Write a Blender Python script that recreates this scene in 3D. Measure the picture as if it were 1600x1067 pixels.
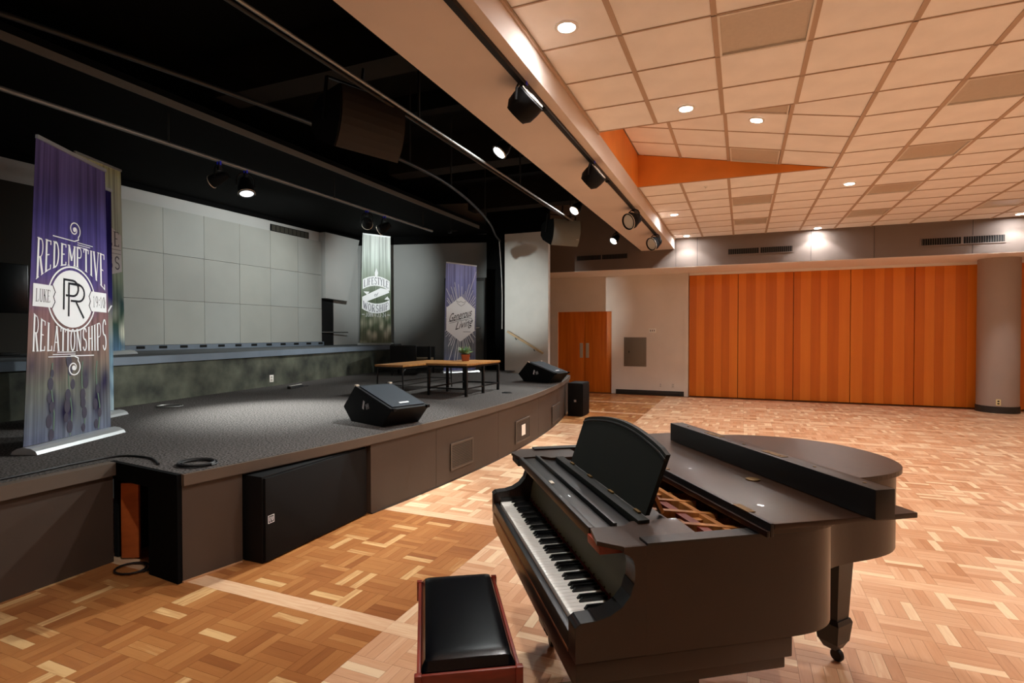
import bpy, bmesh, math, random
import numpy as np
from mathutils import Vector, Matrix

for o in list(bpy.data.objects):
    bpy.data.objects.remove(o)
random.seed(7)
SC = bpy.context.scene
COL = SC.collection
PI = math.pi

# ---------------------------------------------------------------- camera
CAM_F, CAM_YAW, CAM_PITCH, CAM_H = 856.9, 0.3976, 0.0153, 1.6
cam_data = bpy.data.cameras.new('camera')
cam_data.sensor_width = 36.0
cam_data.lens = CAM_F * 36.0 / 1600.0
cam_data.clip_start = 0.05
cam = bpy.data.objects.new('camera', cam_data)
COL.objects.link(cam)
cam.location = (0, 0, CAM_H)
cam.rotation_euler = (PI / 2 - CAM_PITCH, 0, CAM_YAW)
SC.camera = cam

# ---------------------------------------------------------------- world, exposure
world = bpy.data.worlds.new('world')
SC.world = world
world.use_nodes = True
world.node_tree.nodes['Background'].inputs[0].default_value = (1.0, 0.9, 0.8, 1)
world.node_tree.nodes['Background'].inputs[1].default_value = 0.02
SC.view_settings.view_transform = 'Standard'
SC.view_settings.look = 'None'
SC.view_settings.exposure = 0.0
SC.view_settings.gamma = 1.0
SC.view_settings.use_curve_mapping = False

CAN_W = 150.0            # watts of each recessed downlight in the hall
CAN_COL = (1.0, 0.95, 0.90)
STAGE_W = 480.0          # stage wash heads
STAGE_COL = (0.93, 1.0, 0.98)

# ---------------------------------------------------------------- helpers
def lin(h):
    h = h.lstrip('#')
    c = [int(h[i:i + 2], 16) / 255 for i in (0, 2, 4)]
    return tuple(x / 12.92 if x <= 0.04045 else ((x + 0.055) / 1.055) ** 2.4 for x in c)

def px_project(P):
    x, y, z = P[0], P[1], P[2] - CAM_H
    cy, sy = math.cos(CAM_YAW), math.sin(CAM_YAW)
    r = x * cy + y * sy
    f0 = -x * sy + y * cy
    f = f0 * math.cos(CAM_PITCH) - z * math.sin(CAM_PITCH)
    u = z * math.cos(CAM_PITCH) + f0 * math.sin(CAM_PITCH)
    if f < 0.05:
        return None
    return (800 + CAM_F * r / f, 533.5 - CAM_F * u / f, f)

MATS = {}
def mat(name, col, rough=0.6, metal=0.0, var=0.0, scale=6.0, bump=0.0, bscale=80.0, coat=0.0,
        emit=None, estr=0.0, stretch=(1, 1, 1), spec=0.5, col2=None, detail=4.0, trans=0.0):
    if name in MATS:
        return MATS[name]
    m = bpy.data.materials.new(name)
    m.use_nodes = True
    nt = m.node_tree
    b = nt.nodes['Principled BSDF']
    if isinstance(col, str):
        col = lin(col)
    if isinstance(col2, str):
        col2 = lin(col2)
    b.inputs['Base Color'].default_value = (*col, 1)
    b.inputs['Roughness'].default_value = rough
    b.inputs['Metallic'].default_value = metal
    b.inputs['Specular IOR Level'].default_value = spec
    b.inputs['Coat Weight'].default_value = coat
    b.inputs['Transmission Weight'].default_value = trans
    if emit is not None:
        b.inputs['Emission Color'].default_value = (*emit, 1)
        b.inputs['Emission Strength'].default_value = estr
    if var > 0 or bump > 0 or col2 is not None:
        tc = nt.nodes.new('ShaderNodeTexCoord')
        mp = nt.nodes.new('ShaderNodeMapping')
        mp.inputs['Scale'].default_value = stretch
        nt.links.new(tc.outputs['Object'], mp.inputs['Vector'])
    if var > 0 or col2 is not None:
        n = nt.nodes.new('ShaderNodeTexNoise')
        n.inputs['Scale'].default_value = scale
        n.inputs['Detail'].default_value = detail
        nt.links.new(mp.outputs[0], n.inputs['Vector'])
        r = nt.nodes.new('ShaderNodeValToRGB')
        if col2 is None:
            lo = tuple(max(0, c * (1 - var)) for c in col)
            hi = tuple(min(1, c * (1 + var)) for c in col)
        else:
            lo, hi = col, col2
        r.color_ramp.elements[0].position = 0.32
        r.color_ramp.elements[1].position = 0.68
        r.color_ramp.elements[0].color = (*lo, 1)
        r.color_ramp.elements[1].color = (*hi, 1)
        nt.links.new(n.outputs['Fac'], r.inputs['Fac'])
        nt.links.new(r.outputs[0], b.inputs['Base Color'])
    if bump > 0:
        n2 = nt.nodes.new('ShaderNodeTexNoise')
        n2.inputs['Scale'].default_value = bscale
        n2.inputs['Detail'].default_value = 3
        nt.links.new(mp.outputs[0], n2.inputs['Vector'])
        bp = nt.nodes.new('ShaderNodeBump')
        bp.inputs['Strength'].default_value = bump
        bp.inputs['Distance'].default_value = 0.01
        nt.links.new(n2.outputs['Fac'], bp.inputs['Height'])
        nt.links.new(bp.outputs[0], b.inputs['Normal'])
    MATS[name] = m
    return m

class MB:
    """collects geometry for one mesh object"""
    def __init__(self):
        self.v = []; self.f = []; self.sm = []
    def add(self, vs, fs, smooth=False):
        n = len(self.v)
        self.v += [tuple(p) for p in vs]
        self.f += [tuple(i + n for i in f) for f in fs]
        self.sm += [smooth] * len(fs)
        return self
    def box(self, x0, x1, y0, y1, z0, z1, bev=0.0):
        if x0 > x1: x0, x1 = x1, x0
        if y0 > y1: y0, y1 = y1, y0
        if z0 > z1: z0, z1 = z1, z0
        if bev <= 0:
            vs = [(x0, y0, z0), (x1, y0, z0), (x1, y1, z0), (x0, y1, z0), (x0, y0, z1), (x1, y0, z1), (x1, y1, z1), (x0, y1, z1)]
            return self.add(vs, [(0, 3, 2, 1), (4, 5, 6, 7), (0, 1, 5, 4), (1, 2, 6, 5), (2, 3, 7, 6), (3, 0, 4, 7)])
        b = min(bev, (x1 - x0) / 2.01, (y1 - y0) / 2.01, (z1 - z0) / 2.01)
        bm = bmesh.new()
        bmesh.ops.create_cube(bm, size=1)
        for v in bm.verts:
            v.co = Vector(((x0 + x1) / 2 + v.co.x * (x1 - x0), (y0 + y1) / 2 + v.co.y * (y1 - y0), (z0 + z1) / 2 + v.co.z * (z1 - z0)))
        bmesh.ops.bevel(bm, geom=bm.edges[:], offset=b, segments=2, profile=0.6, affect='EDGES')
        return self.bm(bm, True)
    def bm(self, bm, smooth=False):
        bm.verts.index_update()
        self.add([v.co[:] for v in bm.verts], [[v.index for v in f.verts] for f in bm.faces], smooth)
        bm.free()
        return self
    def prism(self, pts, a, b, axis='z', smooth=False):
        """polygon pts (2D) extruded from a to b along axis"""
        n = len(pts)
        def P(p, t):
            return {'z': (p[0], p[1], t), 'x': (t, p[0], p[1]), 'y': (p[0], t, p[1])}[axis]
        area = sum(pts[i][0] * pts[(i + 1) % n][1] - pts[(i + 1) % n][0] * pts[i][1] for i in range(n))
        flip = (area < 0) != (axis == 'y') 
        if b < a: flip = not flip
        vs = [P(p, a) for p in pts] + [P(p, b) for p in pts]
        fs = [tuple(range(n - 1, -1, -1)), tuple(range(n, 2 * n))]
        side = [(i, (i + 1) % n, n + (i + 1) % n, n + i) for i in range(n)]
        if flip:
            fs = [f[::-1] for f in fs]; side = [f[::-1] for f in side]
        self.add(vs, fs + [])
        k = len(self.v) - 2 * n
        self.f += [tuple(i + k for i in f) for f in side]
        self.sm += [smooth] * n
        return self
    def ring(self, outer, inner, z0, z1, close=True, smooth=True):
        n = len(outer)
        vs = [(*p, z0) for p in outer] + [(*p, z1) for p in outer] + [(*p, z1) for p in inner] + [(*p, z0) for p in inner]
        rng = range(n if close else n - 1)
        for i in rng:
            j = (i + 1) % n
            k = len(self.v)
        fs = []
        for i in rng:
            j = (i + 1) % n
            for q in range(4):
                q2 = (q + 1) % 4
                fs.append((q * n + i, q * n + j, q2 * n + j, q2 * n + i))
        if not close:
            fs.append((0, n, 2 * n, 3 * n)); fs.append((4 * n - 1, 3 * n - 1, 2 * n - 1, n - 1))
        return self.add(vs, fs, smooth)
    def lathe(self, prof, c=(0, 0, 0), n=20, axis='z', smooth=True, cap=True):
        vs = []; fs = []
        for (r, t) in prof:
            for i in range(n):
                a = 2 * PI * i / n
                p = (r * math.cos(a), r * math.sin(a), t)
                if axis == 'x': p = (p[2], p[0], p[1])
                if axis == 'y': p = (p[1], p[2], p[0])
                vs.append((p[0] + c[0], p[1] + c[1], p[2] + c[2]))
        m = len(prof)
        for k in range(m - 1):
            for i in range(n):
                j = (i + 1) % n
                fs.append((k * n + i, k * n + j, (k + 1) * n + j, (k + 1) * n + i))
        if cap and prof[0][0] > 1e-6: fs.append(tuple(range(n - 1, -1, -1)))
        if cap and prof[-1][0] > 1e-6: fs.append(tuple(range((m - 1) * n, m * n)))
        return self.add(vs, fs, smooth)
    def tube(self, pts, r, n=8, smooth=True):
        pts = [Vector(p) for p in pts]
        rs = r if isinstance(r, (list, tuple)) else [r] * len(pts)
        vs = []; fs = []
        prev = None
        for k, p in enumerate(pts):
            d = (pts[min(k + 1, len(pts) - 1)] - pts[max(k - 1, 0)])
            d = d.normalized() if d.length > 1e-9 else Vector((0, 0, 1))
            if prev is None:
                up = Vector((0, 0, 1)) if abs(d.z) < 0.95 else Vector((1, 0, 0))
                s = d.cross(up).normalized()
            else:
                s = (prev - d * prev.dot(d))
                s = s.normalized() if s.length > 1e-6 else d.cross(Vector((0, 0, 1))).normalized()
            prev = s
            t = d.cross(s)
            for i in range(n):
                a = 2 * PI * i / n
                vs.append(p + (s * math.cos(a) + t * math.sin(a)) * rs[k])
        for k in range(len(pts) - 1):
            for i in range(n):
                j = (i + 1) % n
                fs.append((k * n + i, k * n + j, (k + 1) * n + j, (k + 1) * n + i))
        fs.append(tuple(range(n - 1, -1, -1))); m = len(pts) - 1
        fs.append(tuple(range(m * n, m * n + n)))
        return self.add(vs, fs, smooth)
    def bar(self, p0, p1, w, h=None):
        """rectangular bar between two points"""
        h = h or w
        p0 = Vector(p0); p1 = Vector(p1); d = (p1 - p0).normalized()
        up = Vector((0, 0, 1)) if abs(d.z) < 0.95 else Vector((1, 0, 0))
        s = d.cross(up).normalized() * w / 2; t = s.normalized().cross(d) * h / 2
        vs = [p + a * s + b * t for p in (p0, p1) for a, b in ((-1, -1), (1, -1), (1, 1), (-1, 1))]
        return self.add(vs, [(3, 2, 1, 0), (4, 5, 6, 7), (0, 1, 5, 4), (1, 2, 6, 5), (2, 3, 7, 6), (3, 0, 4, 7)])
    def xform(self, M):
        self.v = [tuple(M @ Vector(p)) for p in self.v]
        return self
    def build(self, name, material, parent=None, loc=None, fix=True):
        me = bpy.data.meshes.new(name)
        me.from_pydata(self.v, [], self.f)
        if any(self.sm):
            me.polygons.foreach_set('use_smooth', self.sm)
        if fix and len(self.f) < 6000:
            bm = bmesh.new(); bm.from_mesh(me)
            bmesh.ops.recalc_face_normals(bm, faces=bm.faces[:])
            bm.to_mesh(me); bm.free()
        me.update()
        o = bpy.data.objects.new(name, me)
        COL.objects.link(o)
        me.materials.append(material)
        if parent is not None: o.parent = parent
        if loc is not None: o.location = loc
        if any(self.sm):
            try:
                me.set_sharp_from_angle(angle=math.radians(40))
            except Exception:
                pass
        return o

def mb(): return MB()
def bx(*a, **k): return MB().box(*a, **k)

def thing(name, label, cat, loc=(0, 0, 0), rotz=0.0, group=None, rot=None):
    o = bpy.data.objects.new(name, None)
    o.empty_display_size = 0.1
    COL.objects.link(o)
    o.location = loc
    o.rotation_euler = rot if rot is not None else (0, 0, rotz)
    o['label'] = label; o['category'] = cat
    if group: o['group'] = group
    return o
def tag(o, label, cat, group=None):
    o['label'] = label; o['category'] = cat
    if group: o['group'] = group
    return o
def struct(o, label=None, cat=None):
    o['kind'] = 'structure'
    if label: o['label'] = label
    if cat: o['category'] = cat
    return o
def sempty(name, label, cat, loc=(0, 0, 0)):
    o = bpy.data.objects.new(name, None); COL.objects.link(o); o.location = loc
    return struct(o, label, cat)
def copy_tree(o, parent=None):
    c = o.copy(); COL.objects.link(c)
    if parent is not None: c.parent = parent
    for ch in o.children:
        copy_tree(ch, c)
    return c
def spot(name, loc, target, watts, color, angle, blend, size, parent=None):
    l = bpy.data.lights.new(name, 'SPOT')
    l.energy = watts; l.color = color; l.spot_size = math.radians(angle); l.spot_blend = blend
    l.shadow_soft_size = size
    o = bpy.data.objects.new(name, l); COL.objects.link(o)
    d = Vector(target) - Vector(loc)
    o.rotation_euler = d.to_track_quat('-Z', 'Y').to_euler()
    o.location = loc
    if parent is not None:
        o.parent = parent
        o.matrix_parent_inverse = Matrix.Translation(-Vector(parent.location)) if tuple(parent.rotation_euler) == (0, 0, 0) else parent.matrix_basis.inverted()
    return o

# ---------------------------------------------------------------- materials
M_tile = mat('ceiling_tile', '#faf4ee', 0.9, var=0.04, scale=3, bump=0.15, bscale=220)
M_grid = mat('ceiling_grid', '#bfa48c', 0.6)
M_lens = mat('lens_panel', '#c9bcab', 0.35, var=0.03, scale=40)
M_lensfr = mat('lens_frame', '#e8e0d4', 0.5)
M_orange = mat('orange_paint', '#ea8a2e', 0.6, var=0.08, scale=2)
M_beam = mat('beam_paint', '#dccabb', 0.75, var=0.04, scale=1.5, bump=0.05, bscale=60)
M_wall = mat('wall_paint', '#ece1d5', 0.8, var=0.04, scale=1.5, bump=0.05, bscale=90)
M_soff = mat('soffit_paint', '#76675d', 0.7, var=0.04, scale=1.2)
M_soffu = mat('soffit_underside', '#fbf0e4', 0.8)
M_black = mat('black_paint', '#060606', 0.9, var=0.2, scale=4, spec=0.1)
M_deck = mat('black_deck', '#0b0a08', 0.9, var=0.35, scale=1.2, spec=0.1)
M_pipe = mat('pipe_steel', '#33322f', 0.45, metal=0.6)
M_pipel = mat('pipe_light', '#8a8a86', 0.4, metal=0.6)
M_white = mat('white_paint', '#d7d5ce', 0.75, var=0.05, scale=2.5)
M_grey = mat('grey_wall_paint', '#8e8f8d', 0.8, var=0.05, scale=1.2)
M_greyl = mat('light_grey_paint', '#bcbcb9', 0.8, var=0.03, scale=1.2)
M_carpet = mat('stage_carpet', '#191614', 0.98, col2='#6e6865', scale=70, bump=0.6, bscale=300, spec=0.1, detail=2)
M_fascia = mat('stage_fascia', '#42352c', 0.6, var=0.10, scale=1.3, bump=0.04, bscale=30)
M_lip = mat('stage_lip', '#574a3f', 0.6, var=0.10, scale=2.0)
M_base = mat('dark_base', '#2c2620', 0.6)
M_door = mat('door_veneer', '#ec8424', 0.4, col2='#d86e14', scale=2.2, stretch=(6, 6, .35), detail=6)
M_ven1 = mat('veneer_light', '#f89028', 0.42, col2='#f28620', scale=2.0, stretch=(5, 5, .25), detail=6)
M_ven2 = mat('veneer_dark', '#e67a12', 0.42, col2='#dc700c', scale=2.0, stretch=(5, 5, .25), detail=6)
M_steel = mat('brushed_steel', '#d2c8b8', 0.45, metal=0.35, var=0.05, scale=30)
M_vent = mat('vent_metal', '#5b5148', 0.5, metal=0.3)
M_dark = mat('void_black', '#050505', 0.9)
M_elec = mat('panelbox_paint', '#7f7566', 0.5, metal=0.2)
M_plate = mat('plate_white', '#fbf6ec', 0.5)
M_ivory = mat('plate_ivory', '#e8d9a2', 0.5)
M_slot = mat('slot_dark', '#2a2520', 0.6)
M_spk = mat('speaker_black', '#0a0a0b', 0.65, bump=0.15, bscale=300, spec=0.2)
M_grille = mat('speaker_grille', '#0e0d0d', 0.7, bump=0.5, bscale=500, spec=0.15)
M_mark = mat('print_white', '#e8e8ea', 0.7, spec=0.1)
M_ink = mat('print_ink', '#26262c', 0.7, spec=0.1)
M_ink2 = mat('print_grey', '#5c5c66', 0.6)
M_alu = mat('aluminium', '#d7d9da', 0.3, metal=0.7)
M_piano = mat('ebonised_case', '#1e0b03', 0.32, var=0.25, scale=3, coat=0.08, bump=0.02, bscale=60)
M_pianob = mat('ebonised_black', '#0b0a0a', 0.40, coat=0.05, var=0.2, scale=5)
M_lid = mat('ebonised_lid', '#2c190b', 0.36, var=0.25, scale=4, coat=0.05, bump=0.03, bscale=90)
M_litedge = mat('orange_lit_edge', '#6b3a1c', 0.5, var=0.4, scale=20)  # orange light along the key slip edge, painted as colour
M_fall = mat('fallboard_sheen', '#716d54', 0.42, coat=0.05, bump=0.05, bscale=200)  # olive sheen of the dark glossy board put into its colour
M_desk = mat('music_desk_board', '#0c0f0a', 0.6, var=0.15, scale=6, spec=0.25)
M_keyw = mat('key_ivory', '#f3f1ea', 0.3, coat=0.2)
M_keyb = mat('key_ebony', '#0a0a0b', 0.3, coat=0.2)
M_felt = mat('red_felt', '#6d1a1a', 0.95)
M_redwood = mat('red_mahogany', '#7a2713', 0.4, var=0.3, scale=6, stretch=(1, 1, 4))
M_rawwood = mat('raw_wood', '#b8793c', 0.5, col2='#8a5222', scale=8, stretch=(1, 6, 1))
M_brass = mat('brass', '#6e5631', 0.45, metal=0.9)
M_leather = mat('black_leather', '#07070a', 0.22, spec=0.35, bump=0.05, bscale=160, var=0.2, scale=9)
M_rubber = mat('cable_rubber', '#0c0b0b', 0.6)
M_tabletop = mat('table_wood', '#b27a3c', 0.45, col2='#8c5a28', scale=4, stretch=(1, 7, 1), detail=6)
M_iron = mat('black_iron', '#12100f', 0.5, metal=0.4)
M_pot = mat('terracotta', '#a3542e', 0.8, var=0.1, scale=12)
M_soil = mat('soil', '#2b1d14', 0.95, var=0.3, scale=40)
M_leaf = mat('succulent_leaf', '#5f8457', 0.55, col2='#9db58c', scale=9)
M_chairf = mat('chair_fabric', '#0b0b0c', 0.9)
M_chairseat = mat('chair_seat', '#5c4a34', 0.8, var=0.2, scale=10)
M_blue = mat('blue_tape', '#2a35ff', 0.5)
M_lamp = mat('lamp_glow', '#fff4e4', 0.4, emit=(1.0, 0.95, 0.90), estr=590.0)
M_lampw = mat('lamp_glow_dimmed', '#fff4e4', 0.4, emit=(0.95, 0.97, 1.0), estr=420.0)
M_stagelamp = mat('stage_lamp_glow', '#ffffff', 0.4, emit=(0.95, 1.0, 0.98), estr=200.0)
M_offlens = mat('lamp_lens', '#e9e2d0', 0.15, coat=0.5)
M_headl = mat('lit_lens', '#f4f1ea', 0.3, emit=(0.95, 0.98, 1.0), estr=1.2)
M_riserlip = mat('riser_lip', '#6d7885', 0.6, var=0.08, scale=3)
M_riser = mat('riser_render', '#23251f', 0.85, col2='#5f6152', scale=2.6, bump=0.25, bscale=14, detail=8)
M_rail = mat('handrail_wood', '#c9a877', 0.45, var=0.15, scale=6)
M_frame = mat('door_frame_dark', '#26221d', 0.6)
M_greydoor = mat('grey_door', '#6f726f', 0.6, var=0.04, scale=2)
M_strip = mat('power_strip', '#1b1b1c', 0.5)

# banner artwork grounds (flat print)
def banner_mat(name, stops, spots_col, spots_scale, spots_lo, streak=None):
    m = bpy.data.materials.new(name); m.use_nodes = True
    nt = m.node_tree; b = nt.nodes['Principled BSDF']
    b.inputs['Roughness'].default_value = 0.8
    b.inputs['Specular IOR Level'].default_value = 0.08
    tc = nt.nodes.new('ShaderNodeTexCoord')
    uv = nt.nodes.new('ShaderNodeUVMap')
    sp = nt.nodes.new('ShaderNodeSeparateXYZ')
    nt.links.new(uv.outputs[0], sp.inputs[0])
    nz = nt.nodes.new('ShaderNodeTexNoise'); nz.inputs['Scale'].default_value = 3.0
    nt.links.new(uv.outputs[0], nz.inputs['Vector'])
    ma = nt.nodes.new('ShaderNodeMath'); ma.operation = 'MULTIPLY_ADD'
    nt.links.new(nz.outputs['Fac'], ma.inputs[0]); ma.inputs[1].default_value = 0.16
    nt.links.new(sp.outputs['Y'], ma.inputs[2])
    mi = nt.nodes.new('ShaderNodeMath'); mi.operation = 'SUBTRACT'; mi.inputs[1].default_value = 0.08
    nt.links.new(ma.outputs[0], mi.inputs[0])
    rp = nt.nodes.new('ShaderNodeValToRGB')
    while len(rp.color_ramp.elements) < len(stops):
        rp.color_ramp.elements.new(0.5)
    for e, (p, c) in zip(rp.color_ramp.elements, stops):
        e.position = p; e.color = (*lin(c), 1)
    nt.links.new(mi.outputs[0], rp.inputs['Fac'])
    # blurred blossom spots, thickest near the bottom
    mp = nt.nodes.new('ShaderNodeMapping'); mp.inputs['Scale'].default_value = (spots_scale[0], spots_scale[1], 1)
    nt.links.new(uv.outputs[0], mp.inputs['Vector'])
    vo = nt.nodes.new('ShaderNodeTexVoronoi'); vo.inputs['Scale'].default_value = 1.0
    vo.feature = 'SMOOTH_F1'
    nt.links.new(mp.outputs[0], vo.inputs['Vector'])
    r2 = nt.nodes.new('ShaderNodeValToRGB')
    r2.color_ramp.elements[0].position = 0.1; r2.color_ramp.elements[0].color = (1, 1, 1, 1)
    r2.color_ramp.elements[1].position = 0.55; r2.color_ramp.elements[1].color = (0, 0, 0, 1)
    nt.links.new(vo.outputs['Distance'], r2.inputs['Fac'])
    mr = nt.nodes.new('ShaderNodeMapRange')
    mr.inputs['From Min'].default_value = spots_lo; mr.inputs['From Max'].default_value = spots_lo - 0.25
    nt.links.new(sp.outputs['Y'], mr.inputs['Value'])
    mm = nt.nodes.new('ShaderNodeMath'); mm.operation = 'MULTIPLY'
    nt.links.new(r2.outputs[0], mm.inputs[0]); nt.links.new(mr.outputs[0], mm.inputs[1])
    mx = nt.nodes.new('ShaderNodeMix'); mx.data_type = 'RGBA'
    nt.links.new(mm.outputs[0], mx.inputs['Factor'])
    nt.links.new(rp.outputs[0], mx.inputs['A'])
    mx.inputs['B'].default_value = (*lin(spots_col), 1)
    # vertical stems
    mp3 = nt.nodes.new('ShaderNodeMapping'); mp3.inputs['Scale'].default_value = (16, 1.1, 1)
    nt.links.new(uv.outputs[0], mp3.inputs['Vector'])
    n3 = nt.nodes.new('ShaderNodeTexNoise'); n3.inputs['Scale'].default_value = 1.6; n3.inputs['Detail'].default_value = 5
    nt.links.new(mp3.outputs[0], n3.inputs['Vector'])
    r3 = nt.nodes.new('ShaderNodeValToRGB')
    r3.color_ramp.elements[0].position = 0.35; r3.color_ramp.elements[0].color = (0.55, 0.55, 0.55, 1)
    r3.color_ramp.elements[1].position = 0.68; r3.color_ramp.elements[1].color = (1.5, 1.5, 1.5, 1)
    nt.links.new(n3.outputs['Fac'], r3.inputs['Fac'])
    mu = nt.nodes.new('ShaderNodeMix'); mu.data_type = 'RGBA'; mu.blend_type = 'MULTIPLY'
    mu.inputs['Factor'].default_value = 0.75 if streak is None else streak
    nt.links.new(mx.outputs['Result'], mu.inputs['A']); nt.links.new(r3.outputs[0], mu.inputs['B'])
    nt.links.new(mu.outputs['Result'], b.inputs['Base Color'])
    return m

# wood floor: tone of every slat comes from its own 'tone' attribute
def parquet_mat():
    m = bpy.data.materials.new('parquet_slat'); m.use_nodes = True
    nt = m.node_tree; b = nt.nodes['Principled BSDF']
    at = nt.nodes.new('ShaderNodeAttribute'); at.attribute_name = 'tone'
    at2 = nt.nodes.new('ShaderNodeAttribute'); at2.attribute_name = 'grain'
    mp = nt.nodes.new('ShaderNodeMapping')
    nt.links.new(at2.outputs['Vector'], mp.inputs['Vector'])
    mp.inputs['Scale'].default_value = (5.0, 60.0, 1.0)
    nz = nt.nodes.new('ShaderNodeTexNoise'); nz.inputs['Scale'].default_value = 1.0; nz.inputs['Detail'].default_value = 6
    nz.inputs['Distortion'].default_value = 0.6
    nt.links.new(mp.outputs[0], nz.inputs['Vector'])
    sep = nt.nodes.new('ShaderNodeSeparateColor')
    nt.links.new(at.outputs['Color'], sep.inputs[0])
    # tone.r : light/dark within the kind, tone.g : maple (0) or oak (1)
    r1 = nt.nodes.new('ShaderNodeValToRGB')
    cs = ['#b5815b', '#ca9872', '#d7aa85', '#ebcfa9']
    while len(r1.color_ramp.elements) < 4: r1.color_ramp.elements.new(0.5)
    for e, p, c in zip(r1.color_ramp.elements, (0, .35, .7, 1), cs): e.position = p; e.color = (*lin(c), 1)
    r2 = nt.nodes.new('ShaderNodeValToRGB')
    cs = ['#8e542b', '#a46838', '#b27844', '#d8ae78']
    while len(r2.color_ramp.elements) < 4: r2.color_ramp.elements.new(0.5)
    for e, p, c in zip(r2.color_ramp.elements, (0, .4, .8, 1), cs): e.position = p; e.color = (*lin(c), 1)
    ad = nt.nodes.new('ShaderNodeMath'); ad.operation = 'MULTIPLY_ADD'
    nt.links.new(nz.outputs['Fac'], ad.inputs[0]); ad.inputs[1].default_value = 0.55
    nt.links.new(sep.outputs[0], ad.inputs[2])
    sb = nt.nodes.new('ShaderNodeMath'); sb.operation = 'SUBTRACT'; sb.inputs[1].default_value = 0.275
    nt.links.new(ad.outputs[0], sb.inputs[0])
    nt.links.new(sb.outputs[0], r1.inputs['Fac']); nt.links.new(sb.outputs[0], r2.inputs['Fac'])
    mx = nt.nodes.new('ShaderNodeMix'); mx.data_type = 'RGBA'
    nt.links.new(sep.outputs[1], mx.inputs['Factor'])
    nt.links.new(r1.outputs[0], mx.inputs['A']); nt.links.new(r2.outputs[0], mx.inputs['B'])
    nt.links.new(mx.outputs['Result'], b.inputs['Base Color'])
    b.inputs['Roughness'].default_value = 0.36
    b.inputs['Specular IOR Level'].default_value = 0.45
    return m
M_parq = parquet_mat()
M_sub = mat('floor_joint', '#7a4a28', 0.8)

# ================================================================ FLOOR
XR, YB, YF = 8.0, -3.5, 14.5          # right wall, wall behind the camera, far wall
floor = struct(bx(-5.6, XR, YB, YF + 0.2, -0.1, -0.004).build('floor', M_sub), 'warm wood parquet floor in basket weave with pale plank strips', 'floor')

BLK = 0.225
slats = []      # (x0,x1,y0,y1, tone, kind, alongx)
strip_ys = [2.42 + 1.695 * k for k in range(-4, 8)]
rf = random.Random(3)
XSPLIT = -1.77
def floor_kind(xc, yc):
    if xc < XSPLIT and (yc < 4.11 or yc > 9.2):
        return 1.0
    return 0.0
xgrid = [XSPLIT + BLK * i for i in range(-17, 45)]
for k in range(len(strip_ys) - 1):
    ys, yn = strip_ys[k], strip_ys[k + 1]
    if ys > YF: break
    # plank strip
    x = -5.6
    while x < XR:
        w = 0.9 + rf.random() * 0.9
        a, b_ = x, min(XR, x + w)
        for cut in (XSPLIT,):
            if a < cut < b_: b_ = cut
        slats.append((a, b_, ys, min(ys + 0.12, YF), 0.72 + rf.random() * 0.18, 0.0, True, 'plank'))
        x = b_
    y0 = ys + 0.12
    for r in range(7):
        ya, yb = y0 + r * BLK, y0 + (r + 1) * BLK
        if ya > YF: break
        yb = min(yb, YF)
        for ci in range(len(xgrid) - 1):
            xa, xb = xgrid[ci], xgrid[ci + 1]
            if xa > XR - 0.05: break
            kd = floor_kind((xa + xb) / 2, (ya + yb) / 2)
            bt = rf.gauss(0, 0.08)
            alongx = (ci + r) % 2 == 0
            n = 4
            for s in range(n):
                t = min(1.0, max(0.0, 0.5 + bt + rf.gauss(0, 0.2)))
                if rf.random() < 0.08: t = 0.95
                if alongx:
                    slats.append((xa, xb, ya + (yb - ya) * s / n, ya + (yb - ya) * (s + 1) / n, t, kd, True, 'slat'))
                else:
                    slats.append((xa + BLK * s / n, xa + BLK * (s + 1) / n, ya, yb, t, kd, False, 'slat'))

def stage_x(y):
    return -2.83 - 0.0265 * (y - 6.6) ** 2
PO = (-1.13, 2.57); PR = math.atan2(-0.8219, 0.5696)
def piano_local(x, y):
    dx, dy = x - PO[0], y - PO[1]
    c, s = math.cos(PR), math.sin(PR)
    return dx * c + dy * s, -dx * s + dy * c
cand = []
for i, s in enumerate(slats):
    xc, yc = (s[0] + s[1]) / 2, (s[2] + s[3]) / 2
    if yc < 0.6 or (xc < stage_x(yc) + 0.1 if yc > 2.4 else xc < -3.95): continue
    p = px_project((xc, yc, 0))
    if p is None or not (0 < p[0] < 1600 and 0 < p[1] < 1067): continue
    lx, ly = piano_local(xc, yc)
    if -0.1 < lx < 1.3 and -0.45 < ly < 1.6: continue
    if p[0] > 775 and p[0] < 1415 and p[1] > 700 and 0 < ly: 
        if p[0] < 1275 or p[1] < 850: continue
    area = (s[1] - s[0]) * (s[3] - s[2]) / p[2] ** 3
    cand.append((-area if s[7] == 'slat' else -area - 1, i))
cand.sort()
pick = set(i for _, i in cand[:298])

def slat_geo(s):
    x0, x1, y0, y1 = s[:4]
    g = 0.0006
    zt = 0.0 + rf.uniform(-0.0004, 0.0)
    vs = [(x0 + g, y0 + g, -0.004), (x1 - g, y0 + g, -0.004), (x1 - g, y1 - g, -0.004), (x0 + g, y1 - g, -0.004),
          (x0 + g, y0 + g, zt), (x1 - g, y0 + g, zt), (x1 - g, y1 - g, zt), (x0 + g, y1 - g, zt)]
    fs = [(4, 5, 6, 7), (0, 1, 5, 4), (1, 2, 6, 5), (2, 3, 7, 6), (3, 0, 4, 7)]
    return vs, fs
def set_attrs(me, tones, grains):
    a = me.attributes.new('tone', 'FLOAT_COLOR', 'POINT')
    a.data.foreach_set('color', np.array(tones, dtype=np.float32).ravel())
    g = me.attributes.new('grain', 'FLOAT_VECTOR', 'POINT')
    g.data.foreach_set('vector', np.array(grains, dtype=np.float32).ravel())
allv, allf, allt, allg = [], [], [], []
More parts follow.
